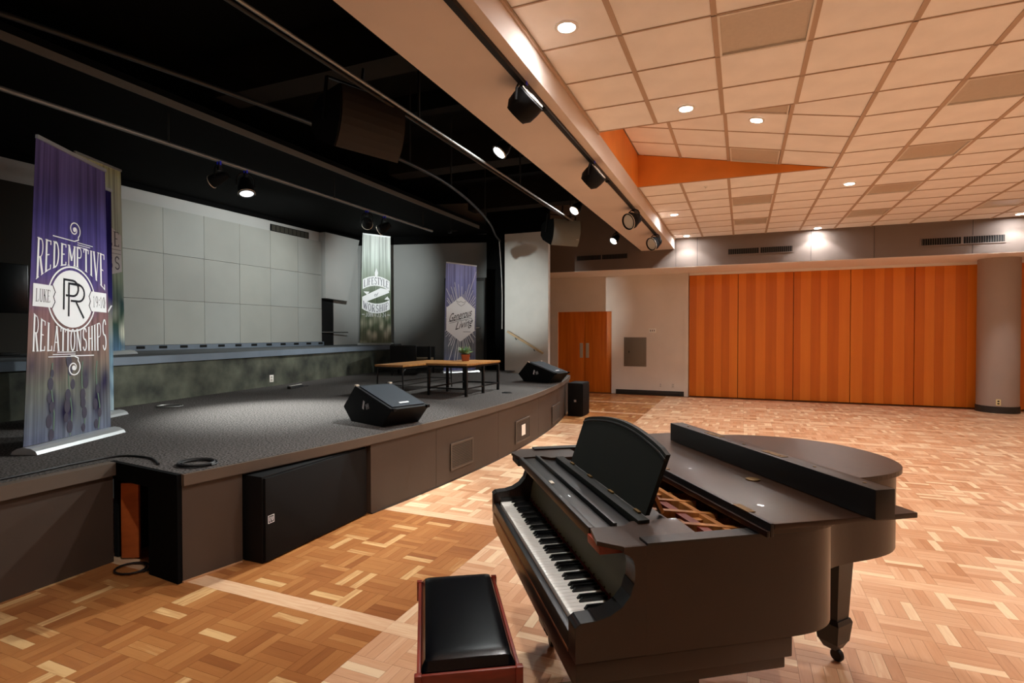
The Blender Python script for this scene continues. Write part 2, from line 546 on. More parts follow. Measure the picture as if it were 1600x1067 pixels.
for i, s in enumerate(slats):
    vs, fs = slat_geo(s)
    ox, oy = rf.random() * 50, rf.random() * 50
    tn = [(s[4], s[5], 0, 1)] * 8
    gr = [((v[0] + ox, v[1] + oy, 0) if s[6] else (v[1] + ox, v[0] + oy, 0)) for v in vs]
    if i in pick:
        cx, cy = (s[0] + s[1]) / 2, (s[2] + s[3]) / 2
        nm = 'parquet_slat' if s[7] == 'slat' else 'border_plank'
        me = bpy.data.meshes.new(nm)
        me.from_pydata([(v[0] - cx, v[1] - cy, v[2]) for v in vs], [], fs)
        set_attrs(me, tn, gr); me.materials.append(M_parq)
        o = bpy.data.objects.new(nm, me); COL.objects.link(o)
        o.location = (cx, cy, 0); o.parent = floor
    else:
        n = len(allv)
        allv += vs; allf += [tuple(k + n for k in f) for f in fs]; allt += tn; allg += gr
me = bpy.data.meshes.new('parquet_field')
me.from_pydata(allv, [], allf); set_attrs(me, allt, allg); me.materials.append(M_parq); me.update()
o = bpy.data.objects.new('parquet_field', me); COL.objects.link(o); o.parent = floor; o['kind'] = 'stuff'

# ================================================================ CEILING
ZC = 3.767
CX0, CY0, TX, TY = -0.8367, 4.6248, 0.645, 0.61
YS = 13.1                               # face of the upper soffit wall
BX0, BX1, BZ = -2.2, -1.45, 3.53        # beam
HX = CX0 + 3 * TX                       # hinge column of the raised bay
RY0, RY1 = CY0 + 2 * TY, CY0 + 6 * TY   # raised bay depth
RZ = 4.25
def bay_z(x): return ZC + (HX - x) / (HX - BX1) * (RZ - ZC)
ceiling = sempty('ceiling', 'suspended ceiling of square warm-lit acoustic tiles on a grid', 'ceiling')
lens_tiles = {(k, r) for k in (1, 4, 7, 10) for r in (-10, -7, -4, -1, 2, 5, 8, 11)}
visible_tile = []
off = mb()
tile_meshes = {}
ri = 0
for k in range(-1, 14):
    x0 = max(CX0 + k * TX, BX1); x1 = min(CX0 + (k + 1) * TX, XR)
    if x1 - x0 < 0.05: continue
    for r in range(-13, 14):
        y0 = CY0 + r * TY; y1 = min(y0 + TY, YS)
        if y0 < YB - 0.3: continue
        inbay = (k < 3 and 2 <= r < 6)
        if (k, r) in lens_tiles: 
            visible_tile.append(('lens', k, r, x0, x1, y0, y1, inbay)); continue
        p = px_project(((x0 + x1) / 2, (y0 + y1) / 2, ZC))
        vis = p is not None and -160 < p[0] < 1760 and -160 < p[1] < 560 and y1 > 1.5
        visible_tile.append(('tile' if vis or inbay else 'off', k, r, x0, x1, y0, y1, inbay))
G = 0.012
tb = {}
for kind, k, r, x0, x1, y0, y1, inbay in visible_tile:
    gx0, gx1 = x0 + G * 1.6, x1 - G * 1.6
    gy0, gy1 = y0 + G * 0.5, y1 - G * 0.5
    if kind == 'off':
        off.box(gx0, gx1, gy0, gy1, ZC + 0.004, ZC + 0.02); continue
    if kind == 'lens':
        if inbay:
            za, zb = bay_z(gx0), bay_z(gx1)
        else: za = zb = ZC
        cx, cy, cz = (gx0 + gx1) / 2, (gy0 + gy1) / 2, (za + zb) / 2
        t = thing('ceiling_light_panel', 'x', 'light panel', (cx, cy, cz))
        t.rotation_euler = (0, math.atan2(za - zb, gx1 - gx0), 0)
        hx, hy = (gx1 - gx0) / 2, (gy1 - gy0) / 2
        w = 0.016
        fr = mb().box(-hx, hx, -hy, -hy + w, -0.008, 0.02).box(-hx, hx, hy - w, hy, -0.008, 0.02).box(-hx, -hx + w, -hy + w, hy - w, -0.008, 0.02).box(hx - w, hx, -hy + w, hy - w, -0.008, 0.02)
        fr.build('frame', M_lensfr, t)
        bx(-hx + w, hx - w, -hy + w, hy - w, 0.010, 0.016).build('diffuser', M_lens, t)
        p = px_project((cx, cy, cz))
        t['k'] = k; t['r'] = r
        continue
    if inbay:
        za, zb = bay_z(gx0), bay_z(gx1)
        b = mb().add([(gx0, gy0, za + .004), (gx1, gy0, zb + .004), (gx1, gy1, zb + .004), (gx0, gy1, za + .004), (gx0, gy0, za + .02), (gx1, gy0, zb + .02), (gx1, gy1, zb + .02), (gx0, gy1, za + .02)],
                     [(0, 3, 2, 1), (4, 5, 6, 7), (0, 1, 5, 4), (1, 2, 6, 5), (2, 3, 7, 6), (3, 0, 4, 7)])
        b.build('tile', M_tile, ceiling)
    else:
        key = (round(gx1 - gx0, 3), round(gy1 - gy0, 3))
        c = ((gx0 + gx1) / 2, (gy0 + gy1) / 2, ZC)
        if key not in tb:
            hx, hy = key[0] / 2, key[1] / 2
            o = bx(-hx, hx, -hy, hy, 0.004, 0.02).build('tile', M_tile, ceiling, c)
            tb[key] = o
        else:
            o = tb[key].copy(); COL.objects.link(o); o.parent = ceiling; o.location = c
ofo = off.build('tile_field', M_tile, ceiling); ofo['kind'] = 'stuff'
# labels of light panels
for t in [o for o in COL.objects if o.name.startswith('ceiling_light_panel')]:
    k, r = t['k'], t['r']
    col = {1: 'second column right of the beam', 4: 'fifth column right of the beam', 7: 'eighth column right of the beam', 10: 'far right column'}[k]
    row = {11: 'nearest the far wall', 8: 'second from the far wall', 5: 'third from the far wall', 2: 'fourth from the far wall', -1: 'fifth from the far wall'}.get(r, 'row %s behind the camera' % {-4: 'one', -7: 'two', -10: 'three'}.get(r, 'four'))
    t['label'] = 'unlit square ceiling light panel, %s, %s' % (col, row)
    t['group'] = 'unlit ceiling light panels'
    del t['k']; del t['r']
# grid runners
GZ0, GZ1 = ZC - 0.004, ZC + 0.004
for k in range(0, 14):
    x = CX0 + k * TX
    if x > XR: break
    w = G * 1.6
    if k <= 2:
        for a, c in ((YB, RY0), (RY1, YS)):
            bx(x - w, x + w, a, c, GZ0, GZ1).build('main_runner', M_grid, ceiling)
        za = bay_z(x)
        bx(x - w, x + w, RY0, RY1, za - 0.006, za + 0.002).build('main_runner', M_grid, ceiling)
    else:
        bx(x - w, x + w, YB, YS, GZ0, GZ1).build('main_runner', M_grid, ceiling)
for r in range(-13, 14):
    y = CY0 + r * TY
    if y < YB: continue
    w = G * 0.5
    a = HX if 2 < r < 6 else BX1
    bx(a, XR, y - w, y + w, GZ0, GZ1 - 0.001).build('cross_runner', M_grid, ceiling)
    if 2 < r < 6:
        mb().add([(BX1, y - w, RZ - .004), (HX, y - w, ZC - .004), (HX, y + w, ZC - .004), (BX1, y + w, RZ - .004), (BX1, y - w, RZ + .004), (HX, y - w, ZC + .004), (HX, y + w, ZC + .004), (BX1, y + w, RZ + .004)],
                 [(0, 3, 2, 1), (4, 5, 6, 7), (0, 1, 5, 4), (1, 2, 6, 5), (2, 3, 7, 6), (3, 0, 4, 7)]).build('cross_runner', M_grid, ceiling)
# upstands of the raised bay
mb().prism([(BX1, ZC), (HX, ZC), (BX1, RZ)], RY1, RY1 + 0.02, 'y').build('bay_upstand', M_orange, ceiling)
mb().prism([(BX1, ZC + 0.02), (HX - 0.1, ZC + 0.02), (BX1, RZ)], RY0 - 0.02, RY0, 'y').build('bay_upstand', M_orange, ceiling)
bx(BX1 - 0.002, BX1 + 0.004, RY0, RY1, ZC - 0.0, RZ).build('bay_upstand', M_orange, ceiling)
# slab above (closes the void)
bx(BX1, XR, YB, YS, 4.4, 4.45).build('slab_above', M_dark, ceiling)

# ================================================================ BEAM
beam = sempty('ceiling_beam', 'long tan plastered beam between the hall ceiling and the dark stage', 'beam')
bx(BX0, BX1, YB, YS, BZ, 4.85).build('beam_body', M_beam, beam)
bx(BX0 - 0.012, BX0, YB, YS, BZ + 0.002, 4.85).build('black_face', M_black, beam)
bx(BX1, BX1 + 0.02, YB, RY0, ZC - 0.03, ZC - 0.004).build('ceiling_trim', M_grid, beam)
bx(BX1, BX1 + 0.02, RY1, YS, ZC - 0.03, ZC - 0.004).build('ceiling_trim', M_grid, beam)

# ================================================================ FAR WALL
ZS = 3.12
ws = sempty('wall_soffit', 'grey-brown upper wall band above the partition, with three air vents', 'wall')
bx(-5.19, BX0, YS, YF + 0.3, ZS, 4.85).build('band', M_soff, ws)
bx(BX0, XR, YS, YF + 0.3, ZS, 4.40).build('band', M_soff, ws)
bx(-5.19, XR, YS + 0.004, YF + 0.3, ZS - 0.012, ZS - 0.001).build('underside', M_soffu, ws)
for xs in (-1.42, -0.95, 1.32, 2.45, 4.05, 5.1):
    bx(xs - 0.004, xs + 0.004, YS - 0.002, YS + 0.002, ZS, 3.76).build('joint_line', M_slot, ws)

YW = 14.45
DX0, DX1, DZ = -4.72, -3.18, 2.2
wb = sempty('wall_back', 'beige far wall with a double door and a grey electrical panel', 'wall')
bx(-5.19, DX0, YW, YW + 0.15, 0, ZS - 0.012).build('plaster', M_wall, wb)
bx(DX0, DX1, YW, YW + 0.15, DZ, ZS - 0.012).build('plaster', M_wall, wb)
bx(DX1, -1.25, YW, YW + 0.15, 0, ZS - 0.012).build('plaster', M_wall, wb)
bx(-1.35, -1.25, YW - 0.03, YW + 0.12, 0.0, ZS - 0.012).build('corner_post', M_wall, wb)
struct(bx(DX1 + 0.10, -1.35, YW - 0.016, YW, 0.0, 0.12, 0.003).build('baseboard_back', M_base), 'dark skirting board along the foot of the beige far wall', 'baseboard')
d = sempty('door_1', 'orange-brown wooden double door with two steel push plates', 'door')
for a, c, px in ((DX0 + 0.02, (DX0 + DX1) / 2 - 0.004, 0.70), (((DX0 + DX1) / 2 + 0.004), DX1 - 0.02, 0.08)):
    lf = bx(a, c, YW + 0.05, YW + 0.09, 0.008, DZ - 0.02, 0.003).build('door_leaf', M_door, d)
    pxx = (c - 0.13) if a < -4 else (a + 0.03)
    bx(pxx, pxx + 0.09, YW + 0.042, YW + 0.05, 0.93, 1.33, 0.003).build('push_plate', M_steel, lf)
bx(DX0, DX0 + 0.02, YW - 0.005, YW + 0.15, 0, DZ).build('door_frame', M_wall, d)
bx(DX1 - 0.02, DX1, YW - 0.005, YW + 0.15, 0, DZ).build('door_frame', M_wall, d)
bx(DX0, DX1, YW - 0.005, YW + 0.15, DZ - 0.02, DZ).build('door_frame', M_wall, d)
bx(DX0, DX1, YW + 0.12, YW + 0.15, 0, DZ).build('door_back', M_dark, d)

# wooden operable partition
wp = sempty('wall_partition', 'orange wooden operable partition with striped veneer panels', 'wall')
YP = YW + 0.07
xs = [-1.25, -0.1, 1.11, 2.27, 3.48, 4.66, 5.85, 7.05, XR]
rp_ = random.Random(11)
for i in range(len(xs) - 1):
    a, c = xs[i] + 0.006, xs[i + 1] - 0.006
    pn = bx(a, c, YP + 0.006, YP + 0.09, 0.015, 3.05).build('partition_panel', M_ven2, wp)
    n = 6
    ws_ = [1 + rp_.uniform(-.25, .25) for _ in range(n)]; tot = sum(ws_)
    x = a
    for j in range(n):
        w = (c - a) * ws_[j] / tot
        bx(x + 0.0008, x + w - 0.0008, YP, YP + 0.006, 0.016, 3.049).build('veneer_strip', M_ven1 if (j + i) % 2 else M_ven2, pn)
        x += w
bx(-1.25, XR, YP + 0.09, YP + 0.14, 0, ZS).build('backing', M_dark, wp)
bx(-1.25, XR, YP - 0.01, YP + 0.10, 3.052, ZS - 0.013).build('head_track', M_soffu, wp)

# side / rear walls outside the frame
struct(bx(XR, XR + 0.15, YB, YF + 0.3, 0, 4.4).build('wall_right', M_wall), 'beige side wall of the hall', 'wall')
struct(bx(-9.5, XR, YB - 0.15, YB, 0, 4.85).build('wall_rear', M_wall), 'beige wall behind the seating area', 'wall')

# column
colm = thing('round_column', 'thick round taupe column in front of the orange partition', 'column', (4.80, 14.12, 0))
mb().lathe([(0.352, 0.001), (0.352, 0.13), (0.345, 0.135), (0, 0.135)], n=48).build('column_base', M_base, colm)
mb().lathe([(0.34, 0.13), (0.34, ZS - 0.014)], n=48).build('shaft', mat('column_paint', '#a8968a', 0.6, var=0.03, scale=2), colm)
def outlet(name, label, loc, rot, material, group=None):
    t = thing(name, label, 'wall plate', loc, rot=rot, group=group)
    bx(-0.037, 0.037, -0.004, 0.004, -0.06, 0.06, 0.002).build('plate', material, t)
    for z in (-0.024, 0.024):
        bx(-0.016, 0.016, -0.0055, -0.004, z - 0.014, z + 0.014).build('socket', M_slot if material is M_ivory else mat('socket_grey', '#bdb8ac', 0.5), t)
    return t
ang = math.atan2(-14.12, -4.80)
ox, oy = 4.80 + 0.347 * math.cos(ang + .05), 14.12 + 0.347 * math.sin(ang + .05)
outlet('wall_outlet', 'ivory outlet plate near the foot of the round column', (ox, oy, 0.22), (0, 0, ang + PI / 2), M_ivory)

# vents in the soffit
def vent(x0, x1, z0, z1, label):
    t = thing('air_vent', label, 'vent', ((x0 + x1) / 2, YS, (z0 + z1) / 2), group='air vents in the soffit band')
    hx, hz = (x1 - x0) / 2, (z1 - z0) / 2
    w = 0.02
    mb().box(-hx - w, hx + w, -0.012, -0.001, hz, hz + w).box(-hx - w, hx + w, -0.012, -0.001, -hz - w, -hz).box(-hx - w, -hx, -0.012, -0.001, -hz, hz).box(hx, hx + w, -0.012, -0.001, -hz, hz).box(-0.012, 0.012, -0.012, -0.001, -hz, hz).build('frame', M_soff, t)
    bx(-hx, hx, -0.004, -0.001, -hz, hz).build('backing', M_dark, t)
    n = 34
    first = None
    for i in range(n):
        x = -hx + (i + 0.5) * 2 * hx / n
        if abs(x) < 0.018: continue
        if first is None:
            first = bx(-0.004, 0.004, -0.011, -0.004, -hz, hz).build('slat', M_vent, t, (x, 0, 0))
        else:
            o = first.copy(); COL.objects.link(o); o.parent = t; o.location = (x, 0, 0)
    return t
vent(-3.77, -2.53, 3.38, 3.49, 'dark air vent left of the beam end, above the double door')
vent(-0.30, 0.97, 3.34, 3.46, 'slatted air vent right of the beam end, above the partition')
vent(3.24, 4.53, 3.32, 3.45, 'slatted air vent above the round column')

e = thing('electrical_panel', 'grey steel electrical panel door on the beige wall beside the double door', 'panel box', (-2.58, YW, 1.11))
bx(-0.29, 0.29, -0.012, -0.001, -0.38, 0.38, 0.003).build('cover', M_elec, e)
bx(-0.19, 0.19, -0.018, -0.012, -0.29, 0.26, 0.003).build('panel_door', M_elec, e)
bx(-0.165, -0.145, -0.024, -0.018, -0.03, 0.03).build('latch', M_slot, e)
for sx in (-1, 1):
    for sz in (-1, 1):
        mb().lathe([(0.008, 0), (0.008, 0.004)], (sx * 0.26, -0.012, sz * 0.34), 10, 'y').build('screw', M_steel, e)
e = thing('light_switch', 'white three-gang light switch plate on the beige wall above the electrical panel', 'switch', (-2.14, YW, 1.665))
bx(-0.09, 0.09, -0.006, -0.001, -0.06, 0.06, 0.002).build('plate', M_plate, e)
for i in (-1, 0, 1):
    bx(i * 0.05 - 0.008, i * 0.05 + 0.008, -0.014, -0.006, -0.02, 0.02).build('toggle', M_slot, e)
outlet('wall_outlet', 'pale outlet plate low on the beige wall, left of the pair', (-1.93, YW - 0.005, 0.26), (0, 0, 0), M_wall)
outlet('wall_outlet', 'pale outlet plate low on the beige wall, nearest the partition', (-1.62, YW - 0.005, 0.26), (0, 0, 0), M_wall)

# ================================================================ STAGE
HS = 0.70
Y0S, Y1S = 2.4, 11.35
stage = sempty('stage', 'raised carpeted stage with a curved dark fascia', 'stage')
arc = [(stage_x(y), y) for y in np.linspace(Y0S, Y1S, 49)]
top_poly = [(-4.1, YB), (-4.1, 2.48)] + arc + [(-5.0, Y1S), (-5.0, 12.1), (-5.4, 12.1), (-5.4, 13.0), (-9.3, 13.0), (-9.3, YB)]
mb().prism(top_poly, HS - 0.012, HS).build('carpet', M_carpet, stage)
def arc_strip(y0, y1, z0, z1, dx0, dx1, n=10):
    ys = np.linspace(y0, y1, n)
    outer = [(stage_x(y) + dx1, y) for y in ys]; inner = [(stage_x(y) + dx0, y) for y in ys]
    return mb().ring(outer, inner, z0, z1, close=False, smooth=False)
arc_strip(Y0S, Y1S, HS - 0.075, HS - 0.002, -0.08, 0.022, 49).build('nosing', M_lip, stage)
breaks = [2.4, 2.79, 3.96, 4.9, 6.3, 7.9, 9.2, 10.3, Y1S]
for a, c in zip(breaks[:-1], breaks[1:]):
    z0 = 0.612 if abs(a - 2.79) < .01 else 0.012
    arc_strip(a + 0.002, c - 0.002, z0, HS - 0.076, -0.05, 0.0, 12).build('fascia_panel', M_fascia, stage)
arc_strip(3.97, Y1S, 0.0005, 0.011, -0.05, 0.006, 30).build('shoe_strip', M_base, stage)
arc_strip(2.4, 2.78, 0.0005, 0.011, -0.05, 0.010, 6).build('shoe_strip', mat('raw_batten', '#b98a62', 0.7), stage)
# notch and left wing
bx(-4.1, -4.05, YB, 2.44, 0.0, HS - 0.09).build('fascia_panel', M_fascia, stage)
bx(-4.1, -4.02, YB, 2.46, HS - 0.09, HS - 0.002).build('nosing', M_lip, stage)
mb().prism([(-4.1, 2.45), (-3.30, 2.37), (-3.30, 2.42), (-4.1, 2.52)], HS - 0.12, HS - 0.001).build('nosing', M_black, stage)
mb().prism([(-3.62, 2.40), (-3.30, 2.372), (-3.30, 2.41), (-3.62, 2.45)], 0, HS - 0.12).build('fascia_panel', M_black, stage)
bx(-4.14, -4.0, 2.9, 2.95, 0, HS - 0.12).build('fascia_panel', M_black, stage)
bx(-4.10, -3.3, 3.02, 3.05, 0, HS - 0.012).build('inner_wall', M_dark, stage)
bx(-3.62, -3.60, 2.45, 3.02, 0, HS - 0.12).build('inner_wall', M_dark, stage)
bx(-4.14, -4.1, 2.5, 3.05, 0, HS - 0.012).build('inner_wall', M_dark, stage)
bx(-3.62, -3.57, 2.79, 3.98, 0, HS - 0.012).build('inner_wall', M_dark, stage)
bx(-5.0, stage_x(Y1S), Y1S - 0.04, Y1S, 0.0, HS - 0.012).build('end_fascia', M_fascia, stage)
h = thing('stage_hatch_door', 'narrow orange wooden door standing open in the notch of the stage', 'hatch door', (-4.02, 2.50, 0.012))
bx(-0.02, 0.10, -0.012, 0.012, 0, 0.53, 0.003).build('door_board', mat('hatch_wood', '#b9602a', 0.55, var=.15, scale=6, stretch=(1, 1, 3)), h)
h.rotation_euler = (0, 0, 0.45)
# steps down beside the stage
st = sempty('stage_steps', 'carpeted steps down from the far end of the stage', 'steps')
for i in range(3):
    bx(-5.0 + 0.28 * (i + 1) - 0.28, -5.0 + 0.28 * (i + 1), Y1S + 0.005, 12.09, 0, HS - 0.175 * (i + 1)).build('step', M_carpet, st)

def on_arc(y, dx=0.0):
    x = stage_x(y) + dx
    sl = -2 * 0.0265 * (y - 6.6)             # dx/dy
    return x, math.atan2(1, sl) - PI / 2       # rotation so that local y runs along the fascia
def grille(y0, y1, z0, z1, label, white, nsl=14):
    yc = (y0 + y1) / 2
    x, a = on_arc(yc, 0.0)
    t = thing('fascia_grille', label, 'grille', (x + 0.004, yc, (z0 + z1) / 2), a, 'grilles in the stage fascia')
    hy, hz = (y1 - y0) / 2, (z1 - z0) / 2
    w = 0.02
    mb().box(0, 0.010, -hy, hy, hz - w, hz).box(0, 0.010, -hy, hy, -hz, -hz + w).box(0, 0.010, -hy, -hy + w, -hz + w, hz - w).box(0, 0.010, hy - w, hy, -hz + w, hz - w).build('frame', M_lip, t)
    bx(-0.002, 0.002, -hy + w, hy - w, -hz + w, hz - w).build('backing', M_base, t)
    first = None
    for i in range(nsl):
        z = -hz + w + (i + 0.5) * (2 * hz - 2 * w) / nsl
        if first is None:
            first = bx(0.002, 0.008, -hy + w, hy - w, -0.003, 0.003).build('louvre', M_lip, t, (0, 0, z))
        else:
            o = first.copy(); COL.objects.link(o); o.parent = t; o.location = (0, 0, z)
    if white:
        bx(0.009, 0.013, -0.075, 0.075, -0.075, 0.075).build('inset_plate', M_plate, t)
    return t
grille(5.15, 5.62, 0.12, 0.41, 'brown louvred grille in the stage fascia nearest the camera', False)
grille(6.85, 7.43, 0.09, 0.40, 'brown louvred grille with a white plate in its middle', True)
grille(8.75, 9.45, 0.06, 0.36, 'brown louvred grille in the stage fascia nearest the far speaker', False)

# ---------------------------------------------------------------- riser at the back
ZRI = 1.31
riser = sempty('stage_riser', 'raised back platform with mottled grey-green front', 'stage')
rf_pts = [(-6.80, YB), (-6.82, 1.5), (-6.87, 3.0), (-6.95, 4.25), (-7.13, 5.38), (-7.42, 7.39), (-7.68, 9.2), (-7.78, 10.4), (-7.80, 11.5)]
def smooth_pts(pts, n=6):
    out = []
    for i in range(len(pts) - 1):
        p0 = pts[max(i - 1, 0)]; p1 = pts[i]; p2 = pts[i + 1]; p3 = pts[min(i + 2, len(pts) - 1)]
        for k in range(n):
            t = k / n
            out.append(tuple(0.5 * (2 * b + (c - a) * t + (2 * a - 5 * b + 4 * c - d_) * t * t + (-a + 3 * b - 3 * c + d_) * t ** 3) for a, b, c, d_ in zip(p0, p1, p2, p3)))
    out.append(pts[-1])
    return out
rfs = smooth_pts(rf_pts)
mb().prism(rfs + [(-9.19, 11.5), (-9.19, YB)], HS + 0.001, ZRI - 0.10).build('riser_body', M_riser, riser)
mb().prism([(x + 0.03, y) for x, y in rfs] + [(-9.19, 11.5), (-9.19, YB)], ZRI - 0.10, ZRI - 0.004).build('riser_lip', M_riserlip, riser)
mb().prism([(x - 0.02, y) for x, y in rfs] + [(-9.19, 11.49), (-9.19, YB)], ZRI - 0.003, ZRI).build('riser_top', mat('riser_top', '#4a4d50', 0.8, var=.15, scale=8), riser)

# ---------------------------------------------------------------- stage walls
wl = sempty('wall_left', 'light grey wall behind the stage platform', 'wall')
bx(-9.4, -9.2, YB, 12.8, 0, 4.85).build('plaster', M_greyl, wl)
bx(-9.2, -9.194, YB, 12.0, 3.97, 4.85).build('black_band', M_black, wl)
bx(-9.2, -9.17, YB, 5.30, ZRI + 0.001, 3.66).build('dark_flat', mat('dark_flat', '#2b251d', 0.85), wl)
bx(-9.2, -9.17, 10.17, 10.62, ZRI + 0.001, 2.42).build('doorway', M_dark, wl)
mb().prism([(10.16, 2.42), (10.92, 2.39), (11.40, 3.96), (10.16, 3.96)], -9.2, -9.0, 'x').build('tilted_bulkhead', M_greyl, wl)
mb().tube([(-9.15, 10.2, 1.62), (-9.05, 11.0, 1.62)], 0.015).build('grab_rail', M_pipel, wl)
t = thing('air_vent', 'long dark vent slot on the wall above the grey panel screen', 'vent', (-9.194, 9.27, 3.83))
bx(0.0, 0.02, -0.55, 0.55, -0.075, 0.075).build('backing', M_dark, t)
for i in range(9):
    bx(0.02, 0.026, -0.53 + i * 0.118, -0.43 + i * 0.118, -0.06, 0.06).build('louvre', mat('vent_dark', '#3b382f', .6), t)

ps = thing('panel_screen', 'large grey screen of square panels standing on the back platform', 'screen', (-9.15, 0, ZRI + 0.001))
ycols = [5.56, 6.33, 7.10, 7.87, 8.63, 9.40, 10.14]
zr = [0.09, 0.86, 1.645, 2.43]
rs_ = random.Random(5)
M_pan = [mat('screen_panel_a', '#a4a5a0', 0.7, var=.05, scale=1.4), mat('screen_panel_b', '#a2a29c', 0.7, var=.06, scale=1.1), mat('screen_panel_c', '#a6a69f', 0.7, var=.05, scale=1.8)]
for i in range(6):
    for j in range(3):
        bx(0.0, 0.05 + rs_.uniform(0, .004), ycols[i] + 0.003, ycols[i + 1] - 0.003, zr[j] + 0.003, zr[j + 1] - 0.003).build('screen_panel', rs_.choice(M_pan), ps)
bx(-0.03, 0.0, 5.56, 10.14, 0.0, 2.43).build('screen_frame', M_base, ps)
bx(0.0, 0.06, 5.3, 10.2, 0.0, 0.088).build('bottom_rail', M_riserlip, ps)
for i in range(13):
    y = 5.55 + i * 0.378
    bx(0.06, 0.064, y - 0.07, y + 0.07, 0.03, 0.075).build('rail_slot', M_dark, ps)

# grey angled side wall of the stage
WA = math.atan2(0.86, 3.48)
wg = sempty('wall_stage_side', 'grey angled side wall of the stage', 'wall', (-5.82, 12.41, 0))
wg.rotation_euler = (0, 0, WA)
bx(-3.62, 0.0, 0.0, 0.15, HS, 4.85).build('plaster', M_grey, wg)
bx(-3.62, 0.0, -0.012, -0.002, 3.86, 4.06).build('black_band', M_black, wg)
dg = sempty('door_2', 'grey flush door with a dark frame behind the white starburst banner', 'door', (-5.82, 12.41, HS + 0.001))
dg.rotation_euler = (0, 0, WA)
lf = bx(-1.06, -0.14, -0.02, -0.004, 0.0, 2.20, 0.003).build('door_leaf', M_greydoor, dg)
bx(-0.14, -0.03, -0.05, -0.002, 0, 2.28).build('frame_jamb', M_frame, dg)
bx(-1.14, -1.06, -0.05, -0.002, 0, 2.28).build('frame_jamb', M_frame, dg)
bx(-1.06, -0.14, -0.05, -0.002, 2.20, 2.28).build('frame_head', M_frame, dg)
mb().tube([(-0.25, -0.02, 1.03), (-0.25, -0.07, 1.03), (-0.36, -0.07, 1.03)], 0.014).build('lever_handle', M_steel, lf)
# black post and white wing wall
struct(bx(-5.80, -5.27, 12.20, 12.40, HS, 4.85).build('wall_black_post', M_black), 'black post at the far corner of the stage', 'post')
ww = sempty('wall_wing', 'white wing wall with a sloping handrail at the far end of the stage', 'wall')
bx(-5.27, -4.17, 12.1, 12.24, 0.0, 3.97).build('plaster', M_white, ww)
bx(-5.27, -4.17, 12.1, 12.24, 3.975, 4.85).build('black_head', M_black, ww)
bx(-5.27, -5.02, 12.085, 12.1, HS, HS + 0.0).build('kick', M_white, ww) if False else None
struct(bx(-5.8, -5.2, 12.45, YF + .1, 0, 4.85).build('wall_void', M_dark), 'dark wall in the gap behind the wing wall', 'wall')
hr = thing('handrail', 'pale wooden handrail on brackets on the white wing wall', 'handrail', (-4.72, 12.1, 1.385))
mb().bar((-0.45, -0.07, 0.255), (0.45, -0.07, -0.255), 0.05, 0.045).build('rail', M_rail, hr)
for s in (-0.25, 0.22):
    mb().tube([(s, -0.001, -0.567 * s - 0.08), (s, -0.05, -0.567 * s - 0.06), (s, -0.07, -0.567 * s - 0.02)], 0.008).build('bracket', M_iron, hr)

# ---------------------------------------------------------------- dark ceiling over the stage
cs = sempty('ceiling_stage', 'dark black-painted ceiling above the stage', 'ceiling')
bx(-9.4, BX0 - 0.012, YB, YS, 4.85, 4.95).build('deck', M_deck, cs)
bx(-9.19, -5.72, YB, 12.3, 4.06, 4.20).build('dropped_soffit', M_black, cs)
bx(-5.72, -5.70, YB, 11.6, 4.045, 4.12).build('soffit_lit_edge', mat('soffit_lit_edge', '#5f5c55', 0.6), cs)  # grey strip paints the light caught along the black soffit's edge
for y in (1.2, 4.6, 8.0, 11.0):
    bx(-5.69, BX0 - 0.02, y, y + 0.35, 4.35, 4.849).build('joist', mat('joist_lit_brown', '#1c1812', 0.85, var=.2, scale=3, spec=0.15), cs)  # brown tint paints the light on these joists into their colour
for y in (2.9, 6.4, 9.6):
    bx(-5.69, BX0 - 0.02, y, y + 0.18, 4.6, 4.849).build('joist', M_deck, cs)

def pipe(name, label, pts, r, hang=(), material=None):
    t = thing(name, label, 'pipe', (0, 0, 0))
    mb().tube(pts, r, 10).build('tube', material or M_pipe, t)
    for (x, y, z0, z1) in hang:
        mb().tube([(x, y, z0), (x, y, z1)], 0.012, 6).build('hanger', M_pipe, t)
    return t
pipe('lighting_pipe', 'long steel lighting pipe under the dropped soffit above the banners', [(-5.93, 0.5, 3.72), (-5.96, 9.9, 3.72)], 0.024, [(-5.93, y, 3.72, 4.06) for y in (1.5, 4.2, 6.9, 9.5)], M_pipel)
t = pipe('lighting_track', 'twin-rail lighting track running alongside the beam', [(-2.80, 0.8, 3.60), (-2.80, 9.75, 3.60)], 0.014, [(-2.82, y, 3.60, 4.849) for y in (2.2, 4.45, 7.0, 9.4)], M_pipel)
mb().tube([(-2.86, 0.8, 3.60), (-2.86, 9.75, 3.60)], 0.014, 8).build('tube', M_pipe, t)
pipe('curtain_rail', 'curved black curtain rail hanging over the stage', smooth_pts([(-4.9, 1.5, 3.8), (-4.4, 3.4, 3.8), (-4.07, 5.32, 3.8), (-3.99, 6.5, 3.8), (-4.1, 7.6, 3.8), (-4.4, 9.0, 3.8), (-4.75, 10.2, 3.8), (-5.15, 11.3, 3.8), (-5.35, 12.0, 3.8)], 5), 0.022, [(-4.0, 6.1, 3.8, 4.849), (-4.06, 7.3, 3.8, 4.849), (-4.55, 9.5, 3.8, 4.849)], M_pipe)
mbx = mb().tube(smooth_pts([(-5.35, 11.95, 3.8), (-5.36, 12.05, 3.4), (-5.34, 12.1, 2.6), (-5.35, 12.12, 1.7)], 6), 0.012)
tag(mbx.build('drop_cable', M_greyl), 'thin pale cable hanging down beside the black post', 'cable')

